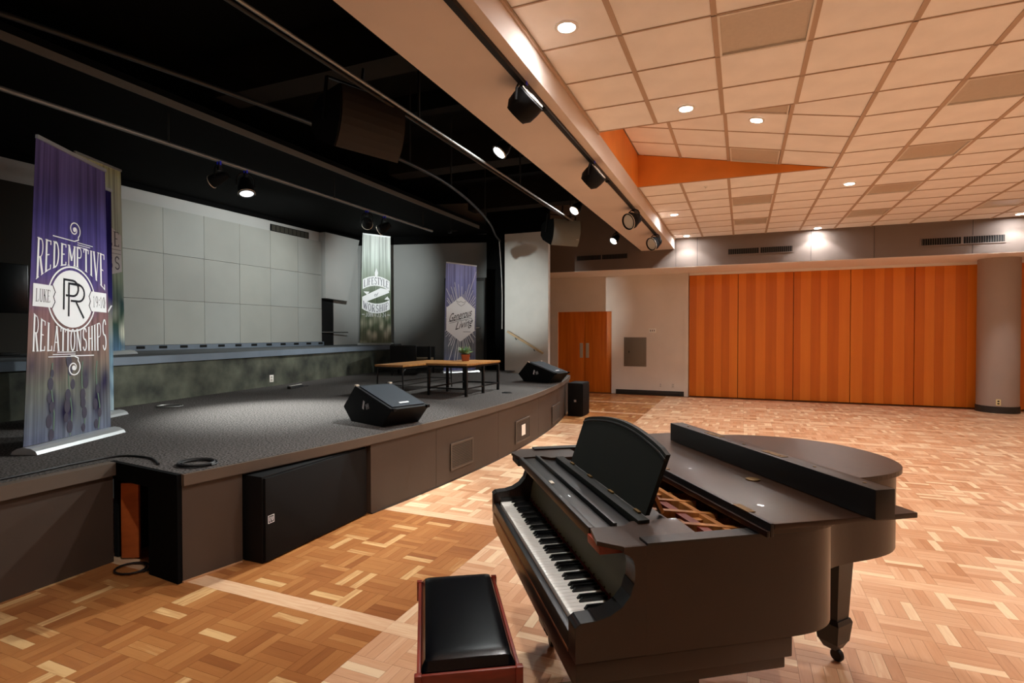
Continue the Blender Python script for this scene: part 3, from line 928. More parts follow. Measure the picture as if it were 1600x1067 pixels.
# ---------------------------------------------------------------- light fixtures
def fixture(name, label, loc, aim, rad=0.10, length=0.22, hang=0.12, lens_mat=None, group=None, tape=True, cat='stage light', drum=False):
    """hanging spotlight: clamp, yoke, body, lens; loc is the body centre"""
    t = thing(name, label, cat, loc, group=group)
    q = Vector(aim).normalized().to_track_quat('Z', 'Y').to_matrix().to_4x4()
    if drum:
        prof = [(0.0, -length / 2), (rad * 0.82, -length / 2), (rad * 0.98, -length * 0.42), (rad, -length * 0.1), (rad * 0.95, length * 0.25), (rad * 0.72, length * 0.46), (rad * 0.70, length / 2), (rad * 0.6, length / 2), (rad * 0.58, length * 0.42), (0, length * 0.42)]
    else:
        prof = [(0.0, -length / 2), (rad * 0.5, -length / 2), (rad * 0.62, -length * 0.4), (rad * 0.85, -length * 0.05), (rad, length * 0.1), (rad, length / 2), (rad * 0.9, length / 2), (rad * 0.88, length * 0.4), (0, length * 0.4)]
    mb().lathe(prof, n=24).xform(q).build('body', M_spk, t)
    lr = rad * (0.57 if drum else 0.86)
    mb().lathe([(0, length * 0.42), (lr * .7, length * 0.44), (lr, length * 0.42)], n=24).xform(q).build('lens', lens_mat or M_offlens, t)
    rm = rad * 0.83 if drum else rad * 1.01
    zz = -length / 2 if drum else length * 0.45
    mb().lathe([(rm, zz - 0.006), (rm + 0.006, zz), (rm, zz + 0.006), (rm - 0.004, zz), (rm, zz - 0.006)], n=24, cap=False).xform(q).build('trim_ring', M_steel, t)
    side = Vector(aim).normalized().cross(Vector((0, 0, 1))).normalized()
    pts = []
    for k in range(9):
        a = PI * k / 8
        pts.append(side * math.cos(a) * (rad + 0.014) + Vector((0, 0, 1)) * (math.sin(a) ** 0.6 * (rad + hang * 0.6)))
    mb().tube(pts, 0.009, 6).build('yoke', M_iron, t)
    mb().box(-0.022, 0.022, -0.022, 0.022, rad + hang * 0.15, rad + hang - 0.028, 0.004).build('clamp', M_iron, t)
    if tape:
        mb().box(-0.012, 0.012, -0.026, -0.0225, rad + hang * 0.6, rad + hang * 0.6 + 0.05).box(0.0225, 0.026, -0.012, 0.012, rad + hang * 0.6, rad + hang * 0.6 + 0.05).build('tape', M_blue, t)
    return t
# track on the beam with four heads
tr = thing('lighting_track', 'black lighting track fixed under the right edge of the tan beam', 'lighting track', (-1.56, 0, BZ))
bx(-0.022, 0.022, YB + 0.2, 11.4, -0.035, -0.001).build('track_rail', M_iron, tr)
for y in (2.2, 4.4, 6.8, 9.2, 11.2):
    bx(-0.026, 0.026, y - 0.03, y + 0.03, -0.045, -0.035).build('connector', M_spk, tr)
TG = 'spot heads under the beam'
fixture('track_spotlight', 'black track spotlight under the beam, nearest the camera, seen from behind', (-1.56, 3.95, 3.345), (-0.75, 0.05, -0.62), 0.125, 0.19, 0.055, group=TG, cat='spotlight', drum=True)
fixture('track_spotlight', 'second black track spotlight under the beam, below the orange ceiling bay', (-1.56, 6.05, 3.345), (-0.75, 0.05, -0.62), 0.125, 0.19, 0.055, group=TG, cat='spotlight', drum=True)
fixture('track_spotlight', 'third black track spotlight under the beam, its lens facing the stage', (-1.56, 8.55, 3.345), (-0.55, -0.75, -0.35), 0.125, 0.24, 0.055, group=TG, cat='spotlight', tape=False)
fixture('track_spotlight', 'black track spotlight under the beam, nearest the far wall', (-1.56, 10.85, 3.345), (-0.55, -0.75, -0.35), 0.125, 0.24, 0.055, group=TG, cat='spotlight')
b = thing('sprinkler_bracket', 'small pale bracket under the far end of the beam', 'bracket', (-1.78, 11.7, BZ))
bx(-0.06, 0.06, -0.02, 0.02, -0.025, -0.001, 0.003).build('plate', M_plate, b)
mb().tube([(0, 0, -0.02), (0, -0.02, -0.07), (0.04, -0.06, -0.08)], 0.008).build('arm', M_brass, b)

# bright stage lights next to the beam
SG = 'bright stage lights beside the beam'
sl = [((-2.49, 5.70, 3.70), (-4.3, 3.9, 0.7), 'dazzling white stage light left of the beam, nearest the camera', 1.0),
      ((-2.56, 8.90, 3.70), (-4.1, 6.4, 0.7), 'dazzling white stage light left of the beam, above the hanging far speaker', 1.0),
      ((-2.56, 11.93, 3.66), (-4.4, 9.3, 0.7), 'small bright stage light left of the beam, nearest the far wall', 0.7)]
for loc, tgt, lab, k in sl:
    aim = Vector(tgt) - Vector(loc)
    # the housing is turned a little further towards the hall than the light's core
    f = fixture('stage_spotlight', lab, loc, aim, 0.085, 0.2, 0.06, lens_mat=M_stagelamp, group=SG, tape=False)
    mb().bar((0, 0, 0.14), (BX0 - 0.013 - loc[0], 0, 0.14), 0.03).build('wall_arm', M_iron, f)
    d_ = aim.normalized()
    spot('spot_lamp', Vector(loc) + d_ * 0.12, tgt, STAGE_W * k, STAGE_COL, 78, 0.5, 0.05, f)
# two unseen heads, added to brighten the wing wall and the violet banners
for loc, tgt, lab, w, ang_ in (((-7.9, 1.3, 3.40), (-5.05, 12.0, 2.45), 'black stage light under the dropped soffit, out of frame, turned to the wing wall', 3000, 15),
                           ((-2.83, -0.6, 3.40), (-5.4, 3.6, 2.0), 'black stage light on the twin track, out of frame, turned to the violet banners', 110, 56)):
    f = fixture('stage_spotlight', lab, loc, Vector(tgt) - Vector(loc), 0.085, 0.2, 0.60 if loc[0] < -7 else 0.14, lens_mat=M_headl, group='stage lights out of frame')
    spot('spot_lamp', Vector(loc) + (Vector(tgt) - Vector(loc)).normalized() * 0.12, tgt, w, STAGE_COL, ang_, 1.0, 0.05, f)
# fixtures on the pipe
PG = 'stage lights on the pipe under the soffit'
pf = [((-5.94, 4.85, 3.50), (-0.9, -0.25, -0.35), 'small black stage light on the pipe, left of the near pair', 0.075, M_offlens, None, 0),
      ((-5.95, 5.25, 3.50), (-0.10, 0.0, -1), 'round white-lensed stage light on the pipe, right of the near pair', 0.10, M_headl, (-4.95, 4.75, 0.7), 1500),
      ((-5.96, 7.75, 3.50), (-0.5, 0.6, -0.4), 'stage light with pale lens on the pipe, left of the far pair', 0.09, M_headl, (-8.1, 11.0, 3.1), 600),
      ((-5.96, 8.25, 3.50), (-0.9, 0.1, -0.35), 'black stage light on the pipe, right of the far pair', 0.09, M_offlens, (-9.2, 7.7, 1.9), 300)]
for loc, aim, lab, rad, lm, tgt, w in pf:
    if tgt is not None: aim = Vector(tgt) - Vector(loc)
    f = fixture('stage_spotlight', lab, loc, aim, rad, 0.24, 0.72 - 0.5 - rad + 0.0, lens_mat=lm, group=PG)
    if tgt is not None:
        d_ = Vector(aim).normalized()
        spot('spot_lamp', Vector(loc) + d_ * 0.14, tgt, w, STAGE_COL, {1500: 54, 300: 110}.get(w, 46), 0.7 if w == 300 else 1.0, 0.06, f)
# small clamp dangling near the far end
f = thing('pipe_clamp', 'small black clamp dangling from the soffit near the black post', 'clamp', (-5.75, 10.3, 3.78))
mb().tube([(0, 0, 0.279), (0, 0, 0.05), (0.04, 0.05, 0), (0.1, 0.12, 0.02)], 0.012).build('hook', M_iron, f)
mb().box(-0.05, 0.02, -0.04, 0.04, -0.05, 0.0, 0.006).build('jaw', M_iron, f)

# ceiling downlights
def downlight(x, y, z, label, watts, slope=0.0, lamp=None, col=None, cone=96):
    t = thing('ceiling_downlight', label, 'downlight', (x, y, z), rot=(0, slope, 0), group='recessed ceiling downlights')
    mb().lathe([(0.060, 0.003), (0.085, 0.003), (0.085, -0.006), (0.062, -0.008), (0.058, 0.003)], n=28, cap=False).build('trim_ring', M_lensfr, t)
    mb().lathe([(0, -0.001), (0.057, -0.001), (0.057, 0.002), (0, 0.002)], n=24).build('lamp', lamp or M_lamp, t)
    s = spot('downlight_lamp', (x, y, z - 0.02), (x, y, 0), watts, col or CAN_COL, cone, 0.2, 0.05, t)
    return t
cx = lambda k: CX0 + (k + 0.5) * TX
dl = [(-1, 3.76, 'bright recessed downlight in the ceiling nearest the camera, beside the beam'),
      (0, 5.56, 'bright recessed downlight just in front of the raised ceiling bay'),
      (-1, 10.42, 'small recessed downlight beside the beam, halfway to the far wall'),
      (3, 9.26, 'recessed downlight right of the point of the orange ceiling bay'),
      (-1, 12.80, 'small recessed downlight over the lit scallop at the end of the beam'),
      (3, 12.90, 'small recessed downlight near the far wall, between the two slatted vents'),
      (8, 12.80, 'recessed downlight over the bright scallop above the round column'),
      (-1, 1.32, 'recessed downlight over the piano keyboard, out of frame'),
      (5, 3.60, 'recessed downlight to the right of the piano, out of frame'),  # unseen, added to light the floor beside the piano
      (8, 9.26, 'recessed downlight on the right side of the hall, out of frame'),
      (8, 5.56, 'recessed downlight on the right, level with the piano, out of frame'),
      (8, 1.90, 'recessed downlight far right, out of frame')]
for k, y, lab in dl:
    wall_side = y > 12.5          # the row washing the far wall is dimmed and cooler
    downlight(cx(k), y, ZC, lab, CAN_W * (0.40 if wall_side else 1.2 if y > 9 else 1.0), lamp=M_lampw if (wall_side or k == -1) else None, col=(0.93, 0.97, 1.0) if wall_side else None, cone=108 if wall_side else 96)
xb = cx(1); slope = math.atan2(RZ - ZC, HX - BX1)
downlight(xb, RY0 + 1.5 * TY - 0.1, bay_z(xb), 'bright recessed downlight in the sloping tiles of the raised ceiling bay', CAN_W, slope)
t = thing('ceiling_sensor', 'tiny round sensor in the ceiling tile behind the orange bay', 'sensor', (cx(0), 8.62, ZC))
mb().lathe([(0.0, -0.02), (0.018, -0.018), (0.022, -0.006), (0.03, 0.003)], n=14).build('cap', M_plate, t)
mb().lathe([(0.0, -0.024), (0.008, -0.02)], n=10).build('eye', M_slot, t)

# ================================================================ SPEAKERS
def ev_mark(parent, o, ux, uy, size, material=M_mark):
    """small square badge: frame and two stacked strokes"""
    o = Vector(o); ux = Vector(ux).normalized(); uy = Vector(uy).normalized()
    m = mb()
    def r(x0, x1, y0, y1):
        n = ux.cross(uy) * 0.0008
        vs = [o + ux * a * size + uy * b_ * size for a, b_ in ((x0, y0), (x1, y0), (x1, y1), (x0, y1))]
        m.add(vs + [v + n for v in vs], [(0, 3, 2, 1), (4, 5, 6, 7), (0, 1, 5, 4), (1, 2, 6, 5), (2, 3, 7, 6), (3, 0, 4, 7)])
    r(-.5, .5, .42, .5); r(-.5, .5, -.5, -.42); r(-.5, -.42, -.42, .42); r(.42, .5, -.42, .42)
    r(-.3, -.02, .18, .28); r(-.3, -.02, -.05, .05); r(-.3, -.02, -.28, -.18); r(-.3, -.2, -.28, .28)
    r(.05, .14, -.1, .28); r(.24, .33, -.1, .28); r(.12, .26, -.28, -.1)
    return m.build('badge', material, parent)
def subwoofer(label, loc, rotz, w, dpt, hgt, badge):
    t = thing('floor_speaker', label, 'speaker', loc, rotz, 'black floor speakers in front of the stage')
    bx(-dpt, -0.02, 0, w, 0.001, hgt, 0.008).build('cabinet', M_spk, t)
    bx(-0.02, 0.0, 0.012, w - 0.012, 0.012, hgt - 0.012, 0.004).build('grille', M_grille, t)
    if badge:
        ev_mark(t, (0.0005, 0.06, 0.30), (0, 1, 0), (0, 0, 1), 0.055)
    else:
        ev_mark(t, (dpt * -0.5 , -0.0006, 0.30), (1, 0, 0), (0, 0, 1), 0.04)
    return t
subwoofer('long black floor speaker set into the near end of the stage front', (-3.035, 2.81, 0), 0.0, 1.13, 0.45, 0.605, True)
s2 = subwoofer('black floor speaker standing at the far end of the stage front', (-2.80, 10.15, 0), 0.0, 0.50, 0.30, 0.64, False)

def wedge(label, loc, rotz):
    t = thing('stage_monitor', label, 'speaker', loc, rotz, 'wedge monitors on the stage')
    W = 0.44
    prof = [(0, 0), (0.53, 0), (0.70, 0.18), (0.075, 0.365), (-0.143, 0.138)]
    mb().prism(prof, 0.0, W, 'y').build('cabinet', M_spk, t)
    # grille on the sloping face
    p0 = Vector((0.075, 0, 0.365)); p1 = Vector((0.70, 0, 0.18)); dv = (p1 - p0).normalized(); nv = Vector((-dv.z, 0, dv.x))
    if nv.z < 0: nv = -nv
    L_ = (p1 - p0).length
    m = mb()
    q = [p0 + dv * 0.04 + Vector((0, 0.03, 0)), p1 - dv * 0.04 + Vector((0, 0.03, 0)), p1 - dv * 0.04 + Vector((0, W - 0.03, 0)), p0 + dv * 0.04 + Vector((0, W - 0.03, 0))]
    m.add([v + nv * 0.001 for v in q] + [v + nv * 0.010 for v in q], [(0, 3, 2, 1), (4, 5, 6, 7), (0, 1, 5, 4), (1, 2, 6, 5), (2, 3, 7, 6), (3, 0, 4, 7)])
    g = m.build('grille', mat('monitor_grille', '#262b32', 0.65, bump=.4, bscale=500, spec=0.2), t)
    c = p1 - dv * 0.12 + Vector((0, W * 0.5, 0)) + nv * 0.0105
    m = mb(); a = Vector((0, 0.055, 0)); b_ = dv * 0.012
    m.add([c - a - b_, c + a - b_, c + a + b_, c - a + b_], [(0, 1, 2, 3)])
    m.build('name_plate', M_mark, g)
    for y in (0.0, W):
        s = -1 if y == 0 else 1
        if s < 0:
            ev_mark(t, (0.29, -0.0006, 0.175), (1, 0, 0.35), (-0.35, 0, 1), 0.05)
            mb().prism([(0.20, 0.15), (0.225, 0.14), (0.245, 0.22), (0.22, 0.23)], -0.0015, 0.0, 'y').build('handle_slot', M_mark, t)
    for (x, z) in ((0.075, 0.365), (0.70, 0.18)):
        for y in (0.02, W - 0.02):
            mb().box(x - 0.02, x + 0.02, y - 0.018, y + 0.018, z - 0.018, z + 0.012, 0.006).build('corner_cap', M_steel if x < .1 else M_spk, t)
    return t
wedge('black wedge monitor on the stage edge nearest the camera', (-3.68, 4.52, HS + 0.001), math.atan2(-0.328, 0.945))
wedge('black wedge monitor at the far end of the stage by the handrail', (-3.72, 9.45, HS + 0.001), math.atan2(-0.328, 0.945) + 0.05)

def hung_speaker(label, loc, rotz, pitch, W, H, D, gm):
    t = thing('hanging_speaker', label, 'speaker', loc, rot=(0, pitch, rotz), group='speakers hung from the lighting track')
    pr = []
    for k in range(9):
        z = H / 2 - H * k / 8
        pr.append((0.055 * (1 - (2 * z / H) ** 2), z))
    poly = [(x, z) for x, z in pr] + [(-D * 0.75, -H * 0.36), (-D, -H * 0.2), (-D, H * 0.2), (-D * 0.75, H * 0.36)]
    mb().prism(poly, -W / 2, W / 2, 'y').build('cabinet', M_spk, t)
    outer = [(x + 0.012, z) for x, z in pr]
    mb().prism(outer + [(x + 0.001, z) for x, z in reversed(pr)], -W / 2 + 0.012, W / 2 - 0.012, 'y').build('grille', gm, t)
    ev_mark(t, (0.055, W / 2 - 0.05, -0.08), (0, 1, 0), (0, 0, 1), 0.05)
    for y in (-W / 2 - 0.008, W / 2 + 0.008):
        mb().box(-D * 0.5 - 0.02, -D * 0.5 + 0.02, y - 0.006, y + 0.006, -0.02, H / 2 + 0.06).build('bracket_arm', M_iron, t)
    mb().box(-D * 0.5 - 0.02, -D * 0.5 + 0.02, -W / 2 - 0.014, W / 2 + 0.014, H / 2 + 0.06, H / 2 + 0.075).build('bracket_bridge', M_iron, t)
    mb().tube([(-D * .5, 0, H / 2 + 0.07), (-D * .5, 0, H / 2 + 0.24)], 0.014, 8).build('hanger', M_iron, t)
    return t
hung_speaker('large black curved speaker hanging near the camera over the stage', (-2.98, 3.93, 3.40), -0.35, 0.20, 0.64, 0.50, 0.42, mat('grille_dark', '#1d1a18', .55, metal=.2, bump=.4, bscale=500))
hung_speaker('curved speaker with a grey-lit grille hanging at the far end of the track', (-2.92, 9.42, 3.39), -0.75, 0.22, 0.56, 0.46, 0.42, mat('grille_lit_grey', '#6c726f', .5, metal=.2, bump=.4, bscale=500))  # grille colour carries the light that falls on it

# ================================================================ BANNERS
T, N_ = 1.0, 0.5
def curve_pts(cx_, cy_, rx, ry, a0, a1, n=8):
    return [(cx_ + rx * math.cos(math.radians(a0 + (a1 - a0) * k / n)), cy_ + ry * math.sin(math.radians(a0 + (a1 - a0) * k / n))) for k in range(n + 1)]
GL = {
 'R': [([(.2, 0), (.2, 1)], T), ([(.2, .97), (.55, .97)] + curve_pts(.55, .74, .27, .23, 90, -90) + [(.2, .51)], N_), ([(.5, .5), (.85, 0)], T)],
 'E': [([(.2, 0), (.2, 1)], T), ([(.2, .97), (.8, .97), (.8, .84)], N_), ([(.2, .52), (.62, .52)], N_), ([(.2, .03), (.82, .03), (.82, .17)], N_)],
 'D': [([(.2, 0), (.2, 1)], T), ([(.2, .97), (.45, .97)] + curve_pts(.45, .5, .38, .47, 90, -90) + [(.2, .03)], .7)],
 'M': [([(.1, 0), (.1, 1)], N_), ([(.12, 1), (.5, .25)], T), ([(.5, .25), (.88, 1)], N_), ([(.9, 1), (.9, 0)], T)],
 'P': [([(.2, 0), (.2, 1)], T), ([(.2, .97), (.55, .97)] + curve_pts(.55, .73, .28, .24, 90, -90) + [(.2, .49)], N_)],
 'T': [([(.5, 0), (.5, 1)], T), ([(.1, .82), (.1, .97), (.9, .97), (.9, .82)], N_)],
 'I': [([(.5, 0), (.5, 1)], T)],
 'V': [([(.1, 1), (.5, 0)], T), ([(.5, 0), (.9, 1)], N_)],
 'L': [([(.25, 0), (.25, 1)], T), ([(.25, .03), (.85, .03), (.85, .2)], N_)],
 'A': [([(.1, 0), (.5, 1)], N_), ([(.5, 1), (.9, 0)], T), ([(.25, .35), (.75, .35)], N_)],
 'O': [(curve_pts(.5, .5, .36, .48, 0, 360, 20), .75)],
 'N': [([(.15, 0), (.15, 1)], N_), ([(.15, 1), (.85, 0)], T), ([(.85, 0), (.85, 1)], N_)],
 'S': [([(.8, .8)] + curve_pts(.5, .74, .3, .24, 20, 260, 10) + curve_pts(.5, .26, .32, .24, 80, -160, 10), .75)],
 'H': [([(.18, 0), (.18, 1)], T), ([(.82, 0), (.82, 1)], T), ([(.18, .5), (.82, .5)], N_)],
 'U': [([(.18, 1), (.18, .3)] + curve_pts(.5, .28, .32, .27, 180, 360) + [(.82, 1)], .75)],
 'K': [([(.2, 0), (.2, 1)], T), ([(.82, 1), (.22, .45)], N_), ([(.4, .6), (.85, 0)], T)],
 'F': [([(.22, 0), (.22, 1)], T), ([(.22, .97), (.82, .97), (.82, .84)], N_), ([(.22, .52), (.65, .52)], N_)],
 'Y': [([(.1, 1), (.5, .5), (.5, 0)], T), ([(.9, 1), (.5, .5)], N_)],
 'W': [([(.05, 1), (.28, 0)], T), ([(.28, 0), (.5, .8)], N_), ([(.5, .8), (.72, 0)], T), ([(.72, 0), (.95, 1)], N_)],
 'J': [([(.65, 1), (.65, .25)] + curve_pts(.4, .25, .25, .24, 0, -170), .8)],
 '1': [([(.5, 0), (.5, 1), (.3, .82)], .8)],
 '9': [(curve_pts(.5, .7, .3, .28, 0, 360, 16), .7), ([(.8, .7), (.75, .3), (.45, .02)], .7)],
 '0': [(curve_pts(.5, .5, .33, .48, 0, 360, 18), .75)],
 '2': [(curve_pts(.5, .7, .3, .28, 170, -30, 8) + [(.18, .03), (.85, .03)], .75)],
 '3': [(curve_pts(.48, .74, .28, .24, 150, -90, 8) + curve_pts(.48, .26, .32, .24, 90, -150, 8), .75)],
 '4': [([(.65, 0), (.65, 1), (.15, .3), (.9, .3)], .75)],
 ':': [([(.5, .2), (.5, .3)], T), ([(.5, .65), (.5, .75)], T)],
 '-': [([(.25, .45), (.75, .45)], T)],
}
STEMS = {'R': [(.2, 0), (.85, 0), (.2, 1)], 'E': [(.2, 0), (.2, 1)], 'D': [(.2, 0), (.2, 1)], 'M': [(.1, 0), (.9, 0), (.1, 1), (.9, 1)], 'P': [(.2, 0), (.2, 1)], 'T': [(.5, 0)], 'I': [(.5, 0), (.5, 1)],
         'V': [(.1, 1), (.9, 1)], 'L': [(.25, 0), (.25, 1)], 'A': [(.1, 0), (.9, 0)], 'N': [(.15, 0), (.15, 1), (.85, 1)], 'H': [(.18, 0), (.18, 1), (.82, 0), (.82, 1)], 'U': [(.18, 1), (.82, 1)],
         'K': [(.2, 0), (.2, 1), (.85, 0), (.82, 1)], 'F': [(.22, 0), (.22, 1)], 'Y': [(.5, 0), (.1, 1), (.9, 1)], 'W': [(.05, 1), (.5, .85), (.95, 1)], '1': [(.5, 0)]}
def ribbon(m, pts, w, f):
    """flat ribbon of width w along 2D polyline, mapped by f(x,y)"""
    P = [Vector((p[0], p[1])) for p in pts]
    L_, R_ = [], []
    for i, p in enumerate(P):
        d0 = (p - P[i - 1]).normalized() if i > 0 else None
        d1 = (P[i + 1] - p).normalized() if i < len(P) - 1 else None
        d = (d0 + d1) if (d0 is not None and d1 is not None) else (d0 or d1)
        d = d.normalized() if d.length > 1e-6 else Vector((1, 0))
        nn = Vector((-d.y, d.x))
        k = 1.0
        if d0 is not None and d1 is not None:
            k = 1 / max(0.5, math.sqrt(max(0.05, (1 + d0.dot(d1)) / 2)))
        L_.append(p + nn * w / 2 * k); R_.append(p - nn * w / 2 * k)
    vs = [f(q.x, q.y) for q in L_ + R_]
    n = len(P)
    m.add(vs, [(i, n + i, n + i + 1, i + 1) for i in range(n - 1)])
def text_strokes(m, s, x0, x1, yb, yt, f, weight=0.2, gap=0.12, serif=True):
    """fit string s between x0 and x1; yb/yt: functions of x (baseline/top)"""
    wd = {'I': .55, 'M': 1.15, 'W': 1.25, ':': .45, '1': .7, ' ': .5, '-': .6}
    tot = sum(wd.get(c, 1.0) for c in s)
    u = (x1 - x0) / tot
    x = x0
    for c in s:
        w = u * wd.get(c, 1.0)
        xa, xb = x + w * gap / 2, x + w * (1 - gap / 2)
        hm = (yt((xa + xb) / 2) - yb((xa + xb) / 2))
        def g(px_, py_, xa=xa, xb=xb, hm=hm):
            xx = px_
            t = py_ / hm
            return f(xx, yb(xx) + t * (yt(xx) - yb(xx)))
        for pts, wt in GL.get(c, []):
            ribbon(m, [(xa + p[0] * (xb - xa), p[1] * hm) for p in pts], u * weight * wt, g)
        if serif:
            for (sx, sy) in STEMS.get(c, []):
                cxx = xa + sx * (xb - xa); cyy = min(max(sy, .012), .988) * hm
                ribbon(m, [(cxx - u * 0.17, cyy), (cxx + u * 0.17, cyy)], u * 0.07, g)
        x += w
def bfont_mesh(m, s, x0, x1, y0, y1, f, shear=0.35):
    c = bpy.data.curves.new('txt', 'FONT'); c.body = s; c.shear = shear
    o = bpy.data.objects.new('txt', c); COL.objects.link(o)
    dg_ = bpy.context.evaluated_depsgraph_get()
    me = o.evaluated_get(dg_).to_mesh()
    co = [v.co[:] for v in me.vertices]; fs = [tuple(p.vertices) for p in me.polygons]
    o.evaluated_get(dg_).to_mesh_clear()
    bpy.data.objects.remove(o); bpy.data.curves.remove(c)
    xs_ = [p[0] for p in co]; ys_ = [p[1] for p in co]
    a, b_, c_, d_ = min(xs_), max(xs_), min(ys_), max(ys_)
    m.add([f(x0 + (p[0] - a) / (b_ - a) * (x1 - x0), y0 + (p[1] - c_) / (d_ - c_) * (y1 - y0)) for p in co], fs)
def poly2(m, pts, f):
    m.add([f(*p) for p in pts], [tuple(range(len(pts)))])

class Banner:
    def __init__(self, label, BL, BR, TL, TR, material, zfloor, base_ext=0.06):
        self.BL, self.BR, self.TL, self.TR = map(Vector, (BL, BR, TL, TR))
        c = (self.BL + self.BR) / 2
        self.loc = Vector((c.x, c.y, zfloor))
        d = self.BR - self.BL; d.z = 0
        self.W = d.length; self.d = d.normalized()
        self.H = ((self.TL + self.TR) / 2 - c).length
        n = Vector((self.d.y, -self.d.x, 0))
        if n.dot(-self.loc) < 0: n = -n
        self.n = n
        self.t = thing('roll_up_banner', label, 'banner', self.loc, group='roll-up banners on the stage')
        # sheet with uv
        nx, ny = 12, 24
        vs, fs, uv = [], [], []
        for j in range(ny + 1):
            for i in range(nx + 1):
                vs.append(self.P(i / nx, j / ny, 0)); uv.append((i / nx, j / ny))
        nv = len(vs)
        for j in range(ny + 1):
            for i in range(nx + 1):
                vs.append(self.P(i / nx, j / ny, -0.003)); uv.append((i / nx, j / ny))
        for j in range(ny):
            for i in range(nx):
                a = j * (nx + 1) + i
                fs.append((a, a + 1, a + nx + 2, a + nx + 1))
                fs.append((nv + a, nv + a + nx + 1, nv + a + nx + 2, nv + a + 1))
        me = bpy.data.meshes.new('sheet'); me.from_pydata(vs, [], fs)
        ul = me.uv_layers.new(name='UVMap')
        for lp in me.loops:
            ul.data[lp.index].uv = uv[lp.vertex_index]
        for p in me.polygons: p.use_smooth = True
        me.materials.append(material); me.update()
        self.sheet = bpy.data.objects.new('sheet', me); COL.objects.link(self.sheet); self.sheet.parent = self.t
        # base, rail, pole
        e = base_ext
        m = mb()
        prof = [(-0.10, 0), (0.10, 0), (0.085, 0.025), (0.05, 0.045), (0.0, 0.052), (-0.05, 0.045), (-0.085, 0.025)]
        bv = []
        for s in (-self.W / 2 - e, self.W / 2 + e):
            for (a, z) in prof:
                q = self.d * s + self.n * (a + 0.02)
                bv.append((q.x, q.y, z + 0.001))
        k = len(prof)
        m.add(bv, [tuple(range(k)), tuple(range(2 * k - 1, k - 1, -1))] + [(i, (i + 1) % k, k + (i + 1) % k, k + i) for i in range(k)])
        m.build('base', M_alu, self.t)
        m = mb(); m.bar(self.P(0, 1.0, 0.004), self.P(1, 1.0, 0.004), 0.022, 0.03); m.build('top_rail', M_alu, self.t)
        a = self.P(.5, 0, -0.05); b_ = self.P(.5, 1, -0.01)
        mb().tube([(a[0], a[1], 0.04), b_], 0.010, 8).build('pole', M_alu, self.t)
    def P(self, s, t, off=0.0):
        B = self.BL.lerp(self.BR, s); Tt = self.TL.lerp(self.TR, s)
        q = B.lerp(Tt, t) + self.n * off - self.loc
        return (q.x, q.y, q.z)
    def f(self, off):
        return lambda x, y: self.P(0.5 + x / self.W, y / self.H, off)

BM1 = banner_mat('banner_violet_meadow', [(0.0, '#5c6274'), (0.18, '#6a6b62'), (0.30, '#80685e'), (0.42, '#7c5d5f'), (0.55, '#52467a'), (0.75, '#443d74'), (1.0, '#665f98')], '#2a2340', (7, 9), 0.42)
BM2 = banner_mat('banner_deep_violet', [(0.0, '#8fa0a8'), (0.25, '#6b8796'), (0.40, '#7c7a70'), (0.5, '#241f58'), (0.8, '#1c184e'), (1.0, '#231e58')], '#39506a', (9, 14), 0.40)
BM3 = banner_mat('banner_pale_green', [(0.0, '#5f7f9c'), (0.15, '#4e6a58'), (0.28, '#3e5a5e'), (0.40, '#a5b8a4'), (0.6, '#bccbbd'), (0.8, '#c6d4c8'), (1.0, '#c2c79c')], '#e6ead8', (6, 9), 0.36)
BM4 = banner_mat('banner_grey_green', [(0.0, '#7d7f6a'), (0.2, '#5c6650'), (0.4, '#56604e'), (0.6, '#8f998c'), (0.8, '#c3ccc6'), (1.0, '#d0d6d2')], '#cfc9b2', (7, 12), 0.34)
BM5 = banner_mat('banner_violet_burst', [(0.0, '#5a5c86'), (0.2, '#75787e'), (0.4, '#6f7284'), (0.6, '#7a7a9c'), (0.8, '#8587b8'), (1.0, '#9596c4')], '#4c4a66', (8, 12), 0.30)

def spiral(cx_, cy_, r0, r1, a0, turns, n=26):
    return [(cx_ + (r0 + (r1 - r0) * k / n) * math.cos(a0 + turns * 2 * PI * k / n), cy_ + (r0 + (r1 - r0) * k / n) * math.sin(a0 + turns * 2 * PI * k / n)) for k in range(n + 1)]

# 1 — violet banner in front
b1 = Banner('tall violet banner lettered REDEMPTIVE RELATIONSHIPS at the left of the stage', (-4.90, 2.33, 0.755), (-5.25, 3.15, 0.755), (-5.12, 2.545, 3.145), (-5.41, 3.22, 3.09), BM1, HS + 0.001, 0.02)
H, W = b1.H, b1.W
f1, f2 = b1.f(0.003), b1.f(0.0045)
m = mb()
arcb = lambda x: H * 0.615 - 0.06 + 0.13 * (1 - (x / 0.4) ** 2) * 1.0
arcb = lambda x: H * (0.522 + 0.074 * (1 - (x / (0.46 * W)) ** 2))
text_strokes(m, 'REDEMPTIVE', -0.45 * W, 0.47 * W, arcb, lambda x: H * 0.668, f1, 0.22)
m.build('lettering', M_mark, b1.sheet)
m = mb()
text_strokes(m, 'RELATIONSHIPS', -0.46 * W, 0.47 * W, lambda x: H * 0.295, lambda x: H * (0.42 - 0.048 * (1 - (x / (0.46 * W)) ** 2)), f1, 0.24)
m.build('lettering', M_mark, b1.sheet)
m = mb()
cyE, rE = H * 0.478, 0.29 * W
poly2(m, [(rE * 0.93 * math.cos(a), cyE + rE * 0.93 * math.sin(a)) for a in np.linspace(0, 2 * PI, 40, endpoint=False)], f1)
ribbon(m, [(rE * 1.04 * math.cos(a), cyE + rE * 1.04 * math.sin(a)) for a in np.linspace(0.25, PI - 0.25, 24)], 0.014, f1)
ribbon(m, [(rE * 1.04 * math.cos(a), cyE - rE * 1.04 * math.sin(a)) for a in np.linspace(0.25, PI - 0.25, 24)], 0.014, f1)
